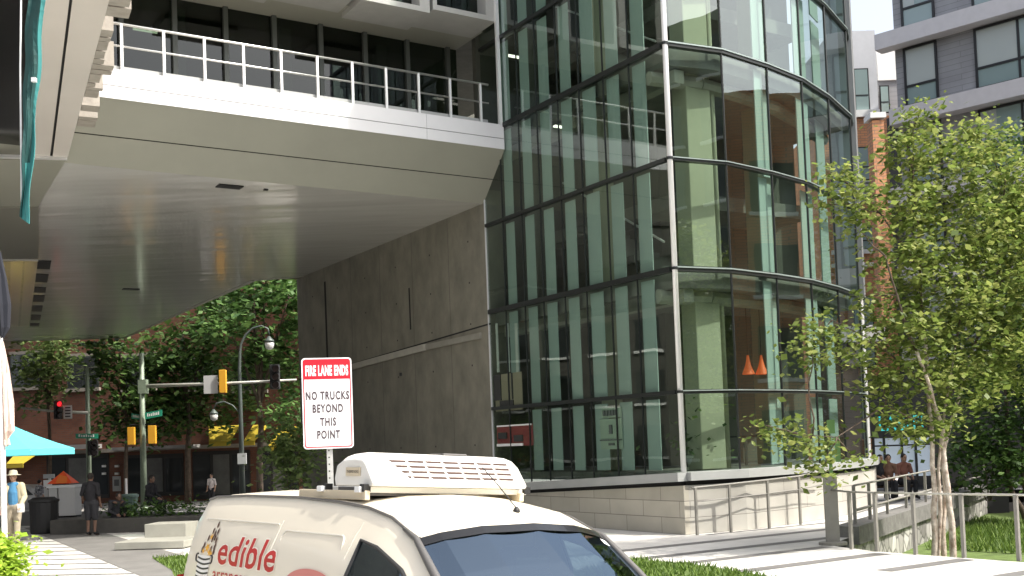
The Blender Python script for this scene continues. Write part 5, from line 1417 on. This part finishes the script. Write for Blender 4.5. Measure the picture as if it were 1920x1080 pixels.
# ------------------------------------------------------------------ people
SKIN = mat('skin', (.42, .25, .17), .6); SKIN_D = mat('skin_dark', (.16, .09, .06), .6)
def person(label, loc, rz, j, clothes, skin=SKIN, hair=None, hat=None, scale=1.0, vox=.016):
    """j: joints in metres, facing -y; clothes: list of (name, material, list of (joint chain, radii))"""
    t = thing('person', label, 'person', loc, rz=rz); t.scale = (scale,) * 3
    J = {k: Vector(v) for k, v in j.items()}
    def remesh(o, v=vox):
        r = o.modifiers.new('skin', 'REMESH'); r.mode = 'VOXEL'; r.voxel_size = v; r.use_smooth_shade = True
        s = o.modifiers.new('smooth', 'SMOOTH'); s.factor = .5; s.iterations = 3
    b = MB(); H = J['head']
    b.ball(H, (.075, .095, .115), 14, 10); b.ball(H + Vector((0, -.035, -.06)), (.052, .055, .06), 10, 8)
    b.ball(H + Vector((0, -.10, -.015)), (.014, .022, .024), 8, 6)
    for s in (-1, 1): b.ball(H + Vector((s * .076, .005, -.01)), (.014, .022, .03), 8, 6)
    b.limb([H + Vector((0, .015, -.07)), J['neck']], [.055, .06])
    b.limb([J['neck'], J['chest'], J['pelvis']], [.07, .12, .115])
    for s, sn in ((-1, 'r'), (1, 'l')):
        b.limb([J['neck'] + Vector((s * .05, 0, -.02)), J['sh_' + sn], J['el_' + sn], J['wr_' + sn]], [.06, .058, .042, .029])
        w, e = J['wr_' + sn], J['el_' + sn]; d = (w - e).normalized()
        x = d.cross(Vector((0, 1, .2))).normalized() * s
        b.limb([w, w + d * .05, w + d * .09], [.028, .036, .034], 8)
        for q, (o_, ln) in enumerate(((-.030, .062), (-.010, .075), (.010, .07), (.029, .055))):
            r0 = w + d * .085 + x * o_; b.limb([r0, r0 + d * ln * .5 + Vector((0, -.006, 0)), r0 + d * ln + Vector((0, -.02, 0))], [.0105, .0095, .008], 6)
        b.limb([w + d * .03 - x * .03, w + d * .065 - x * .055, w + d * .095 - x * .058], [.012, .011, .009], 6)
        b.limb([J['pelvis'] + Vector((s * .07, 0, 0)), J['hip_' + sn], J['kn_' + sn], J['an_' + sn]], [.1, .088, .056, .038])
        b.limb([J['an_' + sn], J['an_' + sn] + (J['toe_' + sn] - J['an_' + sn]) * .6 + Vector((0, 0, -.02)), J['toe_' + sn]], [.04, .036, .03])
    bo_ = b.build('body', skin, t, local=True, smooth=True); remesh(bo_, .012)
    ey = MB()
    for s in (-1, 1): ey.ball(H + Vector((s * .03, -.088, .012)), (.012, .008, .008), 8, 6)
    ey.build('eyes', BLACK, t, local=True)
    clothes = [c for q in clothes for c in (q if isinstance(q, list) else [q])]
    for name, m_, chains in clothes:
        c = MB()
        for ch, rs in chains:
            c.limb([J[k] if isinstance(k, str) else Vector(k) for k in ch], rs)
        remesh(c.build(name, m_, t, local=True, smooth=True))
    if hair:
        c = MB(); c.ball(H + Vector((0, .018, .025)), (.086, .098, .105), 14, 10)
        o = c.build('hair', hair, t, local=True, smooth=True)
    if hat:
        c = MB(); c.lathe(H + Vector((0, .01, .045)), [(.17, -.01), (.172, .0), (.10, .012), (.095, .07), (.075, .105), (.02, .115)], 18)
        c.build('hat', hat, t, local=True, smooth=True)
    return t
def standing(**o):
    j = dict(pelvis=(0, 0, .95), chest=(0, 0, 1.27), neck=(0, .01, 1.47), head=(0, -.01, 1.64), sh_r=(-.18, 0, 1.42), sh_l=(.18, 0, 1.42), el_r=(-.24, .03, 1.14), el_l=(.24, .03, 1.14), wr_r=(-.24, -.06, .90), wr_l=(.24, -.06, .90),
             hip_r=(-.09, 0, .90), hip_l=(.09, 0, .90), kn_r=(-.10, -.02, .49), kn_l=(.10, -.02, .49), an_r=(-.10, .02, .08), an_l=(.10, .02, .08), toe_r=(-.12, -.14, .03), toe_l=(.12, -.14, .03)); j.update(o); return j
def sitting(**o):
    j = dict(pelvis=(0, .05, .52), chest=(0, .0, .83), neck=(0, -.04, 1.04), head=(0, -.07, 1.21), sh_r=(-.18, -.03, .98), sh_l=(.18, -.03, .98), el_r=(-.23, -.08, .72), el_l=(.23, -.08, .72), wr_r=(-.12, -.30, .62), wr_l=(.12, -.30, .62),
             hip_r=(-.09, .0, .50), hip_l=(.09, .0, .50), kn_r=(-.12, -.42, .50), kn_l=(.12, -.42, .50), an_r=(-.12, -.40, .08), an_l=(.12, -.40, .08), toe_r=(-.13, -.56, .03), toe_l=(.13, -.56, .03)); j.update(o); return j
def shirt(m_, sl=1.0, name='shirt', k=1.0):
    ch = [(['neck', 'chest', 'pelvis'], [.085 * k, .15 * k, .14 * k])]
    for s in 'rl': ch.append((['neck', 'sh_' + s, 'el_' + s] + (['wr_' + s] if sl >= 1 else []), [.07 * k, .075 * k, .058 * k, .042 * k][:4 if sl >= 1 else 3]))
    return (name, m_, ch)
def trousers(m_, ln=1.0, name='trousers', k=1.0):
    ch = []
    for s in 'rl': ch.append((['pelvis', 'hip_' + s, 'kn_' + s] + (['an_' + s] if ln >= 1 else []), [.13 * k, .115 * k, .078 * k, .065 * k][:4 if ln >= 1 else 3]))
    return (name, m_, ch)
def shoes(m_):
    return [('shoe', m_, [(['an_' + s, 'toe_' + s], [.048, .044])]) for s in 'rl']
def cloth(n, c): return mat('cloth_' + n, c, .9, var=.12, scale=9)
f = atz(27, 1024, 0)
walk = standing(kn_l=(.10, -.10, .50), an_l=(.11, -.16, .09), toe_l=(.13, -.33, .05), kn_r=(-.10, .02, .49), an_r=(-.11, .16, .10), toe_r=(-.12, .01, .03), el_l=(.25, -.02, 1.15), wr_l=(.22, -.20, .97), wr_r=(-.26, -.04, .89))
man = person('man in a tan jacket, blue shirt and straw hat walking on the left path', f, rad(8), walk,
       [shirt(cloth('blue', (.06, .20, .36)), .5, 'shirt', .9), trousers(cloth('khaki', (.36, .31, .23))), shoes(BLACK)], hat=mat('straw', (.50, .46, .34), .9, var=.15, scale=40), scale=1.06)
JK = cloth('jacket', (.50, .44, .30)); m = MB()
J_ = {k: Vector(v) for k, v in walk.items()}
for s, sn in ((-1, 'r'), (1, 'l')):
    m.limb([J_['neck'] + Vector((s * .08, .02, -.03)), J_['sh_' + sn], J_['el_' + sn], J_['wr_' + sn]], [.075, .088, .072, .054])
    m.limb([J_['sh_' + sn] + Vector((-s * .04, 0, -.04)), (s * .15, .01, 1.15), (s * .16, .01, .93)], [.085, .085, .075])
m.limb([(0, .06, 1.42), (0, .08, 1.2), (0, .08, .95)], [.10, .12, .11])
o = m.build('jacket', JK, man, local=True, smooth=True); r = o.modifiers.new('skin', 'REMESH'); r.mode = 'VOXEL'; r.voxel_size = .016; r.use_smooth_shade = True
MB().tube([(-.13, -.10, 1.45), (-.16, -.13, 1.25), (-.18, -.10, 1.0), (-.22, .02, .82)], .016, 6).build('bag_strap', mat('strap_brown', (.08, .05, .03), .7), man, local=True)
MB().box((.24, -.27, .90), (.16, .02, .2), .3, .3).build('papers', WHITE, man, local=True)
MB().box((0, -.15, .965), (.05, .02, .035)).build('belt_buckle', STEEL, man, local=True)
DKC = cloth('black', (.018, .017, .02)); DKB = cloth('charcoal', (.03, .03, .034))
HAIRD = mat('hair_dark', (.02, .015, .012), .8, bump=.4, bscale=60)
f = atz(172, 1004, 0)
person('man in black tee shirt and shorts standing with his back turned under the bridge', f, rad(175), standing(wr_l=(.25, -.10, .92), el_l=(.27, .0, 1.16)), [shirt(DKC, .5, k=1.05), trousers(DKB, .5, 'shorts', 1.15), shoes(BLACK)], skin=SKIN_D, hair=HAIRD, scale=.98)
f = atz(262, 990, 0) + Vector((0, 1.0, 0))
person('person in black sitting upright on the planter beside the pole, facing right', Vector((f.x, f.y, .22)), rad(75), sitting(), [shirt(DKC), trousers(DKC), shoes(BLACK)], skin=SKIN_D, hair=HAIRD)
f = atz(205, 1000, 0)
person('person in dark clothes crouched low beside the standing man in black shorts', Vector((f.x, f.y + .6, -.12)), rad(40), sitting(head=(0, -.2, 1.12), neck=(0, -.14, .98)), [shirt(DKB), trousers(DKC), shoes(BLACK)], skin=SKIN_D, hair=HAIRD)
f = atz(75, 962, 0)
person('person in a black and white checked shirt behind the black bin', Vector((f.x, f.y, gz(f.y))), rad(150), standing(), [shirt(brick_mat('check_cloth', (.6, .6, .6), (.05, .05, .06), (.2, .2, .22), bw=.09, rh=.09, msize=.015), .5), trousers(DKB), shoes(BLACK)], hair=HAIRD, scale=.92)
f = at(397, 925, 62); 
person('person in a pale top and dark trousers standing by the shop doorway across the street', Vector((f.x, 62, -.72)), rad(-15), standing(), [shirt(cloth('pale', (.62, .56, .55)), .5), trousers(DKB), shoes(BLACK)], hair=HAIRD)
# three friends on a bench at the shop front
bench_y = 33.0
for px, lab, rz, cl in ((1647, 'person in a dark top sitting at the shop front, leftmost of the three friends', 20, DKB), (1664, 'person in a brown top sitting between the two friends at the shop front', -10, cloth('brown', (.22, .12, .08))), (1692, 'person in a red-brown top sitting by the thin door post, rightmost of the three friends', 12, cloth('rust', (.26, .11, .08)))):
    c = at(px, 850, bench_y)
    person(lab, Vector((c.x, bench_y, .04)), rad(rz), sitting(), [shirt(cl, .5), trousers(DKB), shoes(BLACK)], hair=HAIRD, scale=1.0)
a, b = at(1630, 880, bench_y), at(1712, 880, bench_y)
bn = thing('bench', 'low dark bench under the three seated friends', 'bench', ((a.x + b.x) / 2, bench_y, 0))
MB().box(((a.x + b.x) / 2, bench_y + .12, .40), (b.x - a.x, .42, .06)).build('seat', BARK, bn, bevel=.01)
for x in (a.x + .12, b.x - .12): MB().box((x, bench_y + .12, .185), (.07, .36, .37)).build('leg', BLACK, bn)
# ------------------------------------------------------------------ things on the left plaza
UMB = mat('turquoise_cloth', (.09, .42, .44), .8); 
uc = at(8, 800, 17.0)
ub = thing('patio_umbrella', 'open turquoise patio umbrella at the left edge', 'umbrella', (uc.x, 17.0, 0))
c0 = at(2, 792, 17.0); R_ = (at(140, 842, 17.0).x - c0.x); zt_, ze = zat(2, 788, 17.0), zat(140, 840, 17.0)
m = MB(); nseg = 8
rim = [Vector((c0.x + R_ * math.cos(2 * math.pi * k / nseg + .0), 17.0 + R_ * math.sin(2 * math.pi * k / nseg), ze)) for k in range(nseg)]
top = Vector((c0.x, 17.0, zt_))
for k in range(nseg):
    a, b = rim[k], rim[(k + 1) % nseg]; prev = (a, b)
    for q in range(1, 5):
        t = q / 4; na, nb = a.lerp(top, t), b.lerp(top, t); sag = -.03 * math.sin(math.pi * t)
        na = na + Vector((0, 0, sag)); nb = nb + Vector((0, 0, sag))
        m.quad(prev[0], prev[1], nb, na); prev = (na, nb)
    m.quad(a - Vector((0, 0, .09)), b - Vector((0, 0, .09)), b, a)
o = m.build('canopy', UMB, ub); so = o.modifiers.new('thickness', 'SOLIDIFY'); so.thickness = .008
MB().tube([(c0.x, 17.0, 0), (c0.x, 17.0, zt_ + .1)], .022, 8).build('pole', STEEL_LIGHT, ub)
for k in range(nseg): MB().tube([top - Vector((0, 0, .06)), rim[k] + Vector((0, 0, -.02))], .008, 5).build('rib', STEEL, ub)
# closed parasols and pennant
def closed_parasol(label, pts, rads, m_, D, name='closed_parasol'):
    P_ = [at(x, y, D) for x, y in pts]; t = thing(name, label, 'umbrella', (P_[-1].x, D, 0)); k = D / F_PX; m = MB()
    rnd = random.Random(len(label)); n = 14; i0 = len(m.v)
    for p, r in zip(P_, rads):
        for q in range(n):
            a = 2 * math.pi * q / n; rr_ = r * k * (1 + (.28 if q % 2 else -.2) * (1 if r > 4 else .3))
            m.v.append(p + Vector((rr_ * math.cos(a), rr_ * math.sin(a), rnd.uniform(-.02, .02))))
    for s in range(len(P_) - 1):
        for q in range(n): m.f.append((i0 + s * n + q, i0 + s * n + (q + 1) % n, i0 + (s + 1) * n + (q + 1) % n, i0 + (s + 1) * n + q))
    m.build('folded_canopy', m_, t, smooth=False); MB().tube([Vector((P_[-1].x, D, 0)), P_[0] + Vector((0, 0, .1))], .02, 8).build('pole', STEEL_LIGHT, t)
    return t
CREAMC = mat('cream_cloth', (.55, .42, .36), .85, var=.25, scale=5)
t_ = closed_parasol('folded pinkish cream parasol hanging over the turquoise umbrella at the left edge', [(2, 640), (6, 690), (10, 760), (12, 810), (10, 822), (10, 836)], [4, 8, 12, 11, 5, 7], CREAMC, 12.5)
m = MB()
for x0, y0, x1, y1 in ((6, 652, 13, 800), (14, 700, 21, 795)): 
    a, b = at(x0, y0, 12.38), at(x1, y1, 12.36); m.tube([a, a.lerp(b, .5) + Vector((.01, -.01, 0)), b], [.008, .016, .01], 6)
m.build('white_edging', WHITE, t_)
NAVY = mat('navy_cloth', (.012, .014, .022), .8)
closed_parasol('folded black parasol at the left edge above the cream one', [(-6, 470), (0, 520), (3, 570), (5, 612), (2, 632)], [5, 9, 13, 10, 4], NAVY, 12.0)
TEAL = mat('teal_cloth', (.008, .055, .052), .75, var=.2, scale=5); TEALL = mat('teal_light', (.035, .20, .195), .8, var=.08, scale=5)
pn = thing('pennant', 'long narrow teal pennant hanging down at the upper left', 'banner', at(55, 100, 13.0))
m = MB(); m2 = MB(); N = 26; DP = 13.0
def pl(k):
    y = -30 + k * (436 / N); t = k / N
    xl = 52 - 14 * t + 3 * math.sin(k * .9) * .6; xr = 86 - 31 * t + 3 * math.sin(k * .7 + 1) * .8
    return y, xl, xr
for k in range(N):
    for s in range(4):
        q = []
        for kk, ss in ((k, s), (k, s + 1), (k + 1, s + 1), (k + 1, s)):
            y, xl, xr = pl(kk); u = ss / 4
            q.append(at(xl + (xr - xl) * u, y + (14 * u if kk == N else 0), DP + .05 * math.sin(u * 5 + kk * .25)))
        (m2 if s >= 3 or (k > 19 and s >= 1) else m).quad(*q)
for mm, nm, mt in ((m, 'cloth', TEAL), (m2, 'cloth_edge', TEALL)):
    o = mm.build(nm, mt, pn); so = o.modifiers.new('thickness', 'SOLIDIFY'); so.thickness = .01
a, b = at(38, 130, 13.05), at(41, 408, 13.05); MB().tube([at(40, -40, 13.05), a, b], .012, 6).build('pole', STEEL_LIGHT, pn)
pbox('pole_clip', STEEL_LIGHT, 60, 68, 146, 154, 12.9, .05, pn)
# bin, cabinets, orange pyramid, green bin, planter, benches
f = atz(83, 1000, 0)
bn = thing('litter_bin', 'tall black litter bin in the shade beside the path', 'bin', f)
MB().lathe(f, [(.36, 0), (.38, .05), (.40, .9), (.43, .92), (.43, .98), (.36, 1.0)], 18).build('barrel', BLACK, bn, smooth=False)
MB().lathe(f + Vector((0, 0, 1.0)), [(.36, 0), (.30, .05), (.0, .06)], 18).build('lid', BLACK, bn)
DC = 37
f = atz(128, 975, gz(DC)); 
cb = thing('utility_cabinet', 'pale grey two-door utility cabinet under the orange pyramid', 'cabinet', (at(125, 940, DC).x, DC, gz(DC)))
CABW = mat('cabinet_white', (.55, .54, .52), .5)
pbox('cabinet_door', CABW, 97, 113, 914, 962, DC - .03, .5, cb, 0, .01); pbox('cabinet_door', CABW, 116, 147, 914, 966, DC - .05, .55, cb, 0, .01)
pbox('cabinet_top', WHITE, 94, 149, 909, 914, DC, .65, cb); pbox('cabinet_frame', BLACK, 95, 148, 914, 970, DC + .1, .35, cb)
a, b = at(95, 910, DC), at(142, 908, DC); ap = at(119, 883, DC)
py_ = thing('orange_pyramid', 'bright orange fabric pyramid standing on the pale cabinet', 'marker', (ap.x, DC, a.z))
m = MB(); bs = [Vector((a.x, DC - .3, a.z + .05)), Vector((b.x, DC - .3, a.z + .05)), Vector((b.x, DC + .3, a.z + .05)), Vector((a.x, DC + .3, a.z + .05))]
for k in range(4): m.quad(bs[k], bs[(k + 1) % 4], ap)
m.f.append((0, 3, 6, 9)) if False else m.quad(*reversed(bs))
m.build('pyramid_cloth', mat('orange_cloth', (.92, .11, .025), .6), py_)
m = MB(); m.quad(bs[0].lerp(bs[1], .35) + Vector((0, -.012, .02)), bs[0].lerp(bs[1], .8) + Vector((0, -.012, .02)), bs[1].lerp(ap, .55) + Vector((0, -.012, 0)), bs[0].lerp(ap, .72) + Vector((0, -.012, 0))); m.build('pale_patch', mat('orange_light', (.85, .22, .04), .6), py_)
pbox('post', mat('box_pale', (.4, .42, .42), .5), 82, 102, 889, 897, DC + 2, .1, thing('notice_board', 'small white notice board on a post behind the orange pyramid', 'sign', (at(92, 900, DC + 2).x, DC + 2, gz(DC + 2)))).name = 'notice_panel'
nb = [o for o in bpy.data.objects if o.name.startswith('notice_board')][0]
pbox('notice_panel', WHITE, 82, 97, 900, 913, DC + 1.98, .06, nb); MB().box((at(92, 900, DC + 2).x, DC + 2.05, .4), (.07, .05, 2.2)).build('post', STEEL, nb)
f = at(243, 955, 45); gzz = gz(45)
gbn = thing('green_bin', 'low grey-green bin between the kerb and the seated person', 'bin', (f.x, 45, gzz))
MB().lathe((f.x, 45, gzz), [(.3, 0), (.33, .75), (.37, .77), (.37, .85), (.3, .9)], 14).build('barrel', mat('bin_green', (.16, .24, .20), .5), gbn)
f = at(236, 890, 49)
sp = thing('bollard', 'slim white marker post by the far kerb', 'post', (f.x, 49, gz(49)))
MB().tube([(f.x, 49, gz(49)), (f.x, 49, zat(236, 897, 49))], .055, 8).build('shaft', WHITE, sp); MB().lathe((f.x, 49, gz(49)), [(.12, 0), (.12, .05), (.06, .08)], 10).build('foot', WHITE, sp)
# planter and concrete seats
f0, f1 = at(215, 985, 31), at(352, 985, 31)
plt = thing('planter', 'long low dark planter bed in the shade under the bridge', 'planter', ((f0.x + f1.x) / 2, 31.5, 0))
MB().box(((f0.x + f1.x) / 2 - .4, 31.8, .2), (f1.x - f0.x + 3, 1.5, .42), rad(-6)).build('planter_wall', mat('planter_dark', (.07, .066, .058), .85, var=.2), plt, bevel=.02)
g = MB(); leaves(g, ((f0.x + f1.x) / 2, 31.8, .55), (1.6, .6, .22), 1500, .10, random.Random(9)); g.build('ground_cover', LEAF_DEEP, plt)
SEATC = mat('seat_concrete', (.33, .325, .28), .8, var=.12, scale=2)
def seat_block(name, label, px0, px1, py, D, h, dep, rzz, cat):
    a, b = at(px0, py, D), at(px1, py, D); t = thing(name, label, cat, ((a.x + b.x) / 2, D, 0)); 
    MB().box(((a.x + b.x) / 2, D + dep / 2, h / 2 + .02), (b.x - a.x, dep, h), rzz).build('block', SEATC, t, bevel=.015); return t
seat_block('concrete_block', 'square concrete sitting block behind the van at the left', 272, 352, 1000, 27.6, .40, .9, rad(-4), 'seat')
t = seat_block('concrete_step', 'long low concrete slab with a dark base in front of the seat block', 216, 350, 1020, 25.0, .17, 1.2, rad(-4), 'step')
# parked car across the street
DCAR = 52
cx_ = at(18, 930, DCAR).x; zc = gz(DCAR)
car = thing('parked_car', 'grey estate car with red tail lights behind the man in the hat', 'car', (cx_, DCAR, zc))
CARP = mat('car_paint', (.40, .41, .42), .3, metal=.5, coat=.4)
def carsec(prof, y0, y1):
    m = MB(); n = len(prof)
    ins = [(y0, .90), (y0 + .12, .985), (y0 + .3, 1.0), (y1 - .3, 1.0), (y1 - .12, .985), (y1, .90)]
    for y, k in ins:
        for x, z in prof: m.v.append(Vector((cx_ + x * k, DCAR + y, zc + .25 + (z - .25) * (k if z > .9 else 1))))
    for s in range(len(ins) - 1):
        for q in range(n): m.f.append((s * n + q, s * n + (q + 1) % n, (s + 1) * n + (q + 1) % n, (s + 1) * n + q))
    m.f.append(tuple(reversed(range(n)))); m.f.append(tuple((len(ins) - 1) * n + q for q in range(n))); return m
cprof = [(-2.2, .35), (-2.25, .7), (-1.9, .88), (-1.2, .98), (-.55, 1.45), (.3, 1.52), (1.2, 1.48), (1.75, 1.05), (1.85, .75), (1.82, .35)]
carsec(cprof, -.85, .85).build('body', CARP, car, smooth=True)
gp_ = [(-1.0, 1.0), (-.5, 1.40), (.3, 1.46), (1.1, 1.42), (1.5, 1.02)]
for y in (-.865, .865):
    m = MB(); m.quad(*[Vector((cx_ + x, DCAR + y * .985, zc + z)) for x, z in gp_]); m.build('side_window', SHOPG, car)
for x in (-1.4, 1.25):
    for y in (-.72, .72):
        w = MB().tube([(cx_ + x, DCAR + y - .1, zc + .32), (cx_ + x, DCAR + y + .1, zc + .32)], .32, 18).build('tyre', RUBBER, car)
        MB().tube([(cx_ + x, DCAR + y - .11, zc + .32), (cx_ + x, DCAR + y + .11, zc + .32)], .2, 14).build('rim', STEEL, w)
for y in (-.7, .7): MB().box((cx_ + 1.78, DCAR + y, zc + .98), (.14, .16, .3), ry=-.3).build('tail_light', mat('tail_red', (.35, .01, .01), .2), car)
# ------------------------------------------------------------------ things inside the glass building, and reflections built behind its glass
def inside(name, label, cat, m_, px0, px1, py0, py1, dep, parts=()):
    """an upright panel a little behind the left glass face"""
    o = Vector((0, 0, EYE)); p0 = L(dep, 0, 0); 
    def hit(px, py): d = ray(px, py); t = (p0 - o).dot(NW) / d.dot(NW); return o + d * t
    a, b = hit(px0, (py0 + py1) / 2), hit(px1, (py0 + py1) / 2); z0, z1 = hit((px0 + px1) / 2, py1).z, hit((px0 + px1) / 2, py0).z
    t = thing(name, label, cat, ((a.x + b.x) / 2, (a.y + b.y) / 2, z0))
    def pnl(nm, mm, u0, u1, v0, v1, w):
        q = []
        for wz in (w, w + .03):
            q.append([Vector((a.x + (b.x - a.x) * u, a.y + (b.y - a.y) * u, z0 + (z1 - z0) * v)) + NW * wz for u, v in ((u0, v0), (u1, v0), (u1, v1), (u0, v1))])
        MB().hexa(q[0] + q[1]).build(nm, mm, t)
    pnl('panel', m_, 0, 1, 0, 1, 0)
    for nm, mm, u0, u1, v0, v1 in parts: pnl(nm, mm, u0, u1, v0, v1, .031)
    return t
POSTG = mat('poster_green', (.42, .50, .42), .6); 
inside('poster', 'pale green cafe poster standing inside the glass, second strip from the corner', 'poster', POSTG, 1128, 1168, 785, 842, .06, (('poster_band', mat('poster_dark', (.05, .07, .06), .6), 0, 1, .28, .32), ('poster_figure', mat('poster_dark', (.05, .07, .06), .6), .45, .58, .5, .8), ('poster_mark', mat('poster_dark', (.05, .07, .06), .6), .4, .65, .12, .2)))
inside('sign_strip', 'narrow pale sign with dark letters above the cafe poster', 'sign', POSTG, 1130, 1166, 764, 783, .06, tuple(('letter', mat('poster_dark', (.05, .07, .06), .6), .1 + .15 * k, .2 + .15 * k, .2, .75) for k in range(5)))
inside('red_reflection', 'red reflection with a white lower edge, set as a panel behind the ground floor glass', 'reflection', mat('reflection_red', (.50, .09, .11), .5), 934, 1000, 796, 836, .06, (('white_edge', WHITE, 0, .75, 0, .12), ('dark_shape', INT_DARK, .05, .3, .35, .65), ('dark_shape', INT_DARK, .5, .75, .2, .5), ('white_edge', WHITE, .02, 1, .93, 1)))  # reflection of storefronts in the glass, built as a red panel
inside('beige_reflection', 'beige reflection with torn dark lower edge, set as a panel behind the glass beside the concrete wall', 'board', mat('reflection_beige', (.52, .42, .33), .7), 930, 980, 700, 770, .06, (('dark_edge', INT_DARK, 0, .25, .3, 1.0), ('dark_edge', INT_DARK, .2, .7, .08, .28), ('joint', INT_DARK, .66, .69, .3, 1.0)))  # another reflection in the glass, built as a beige panel
for px0, px1, lab in ((932, 935, 'leftmost'), (952, 955, 'middle'), (968, 972, 'rightmost')):
    inside('white_reflection', lab + ' of three thin white reflections set as strips behind the glass beside the concrete wall', 'frame', WHITE, px0, px1, 606, 698, .06)  # thin white reflections in the glass, built as upright strips
pc = L(.9, -.0, 0); pc = at(1303, 872, 25.4)
pt = thing('potted_plant', 'pale pot with a thin tall plant just inside the corner glass', 'plant', (pc.x, pc.y, 1.35))
MB().lathe((pc.x, pc.y, 1.35), [(.14, 0), (.19, .26), (.22, .27), (.22, .33), (.18, .33)], 16).build('pot', mat('pot_pale', (.5, .52, .46), .6), pt)
g = MB(); leaves(g, (pc.x, pc.y, 2.15), (.2, .2, .5), 160, .16, random.Random(3)); g.tube([(pc.x, pc.y, 1.6), (pc.x, pc.y, 2.5)], .015, 5); g.build('foliage', LEAF_DEEP, pt)
for px in (1400, 1432):
    c = at(px, 868, 28.2); t = thing('cafe_table', ('left' if px == 1400 else 'right') + ' one of two dark cafe tables inside the curved ground floor glass', 'table', (c.x, c.y, 1.33), 'cafe tables')
    MB().box((c.x, c.y, 2.07), (.7, .7, .04)).build('table_top', INT_DARK, t); MB().tube([(c.x, c.y, 1.33), (c.x, c.y, 2.05)], .04, 8).build('leg', STEEL, t)
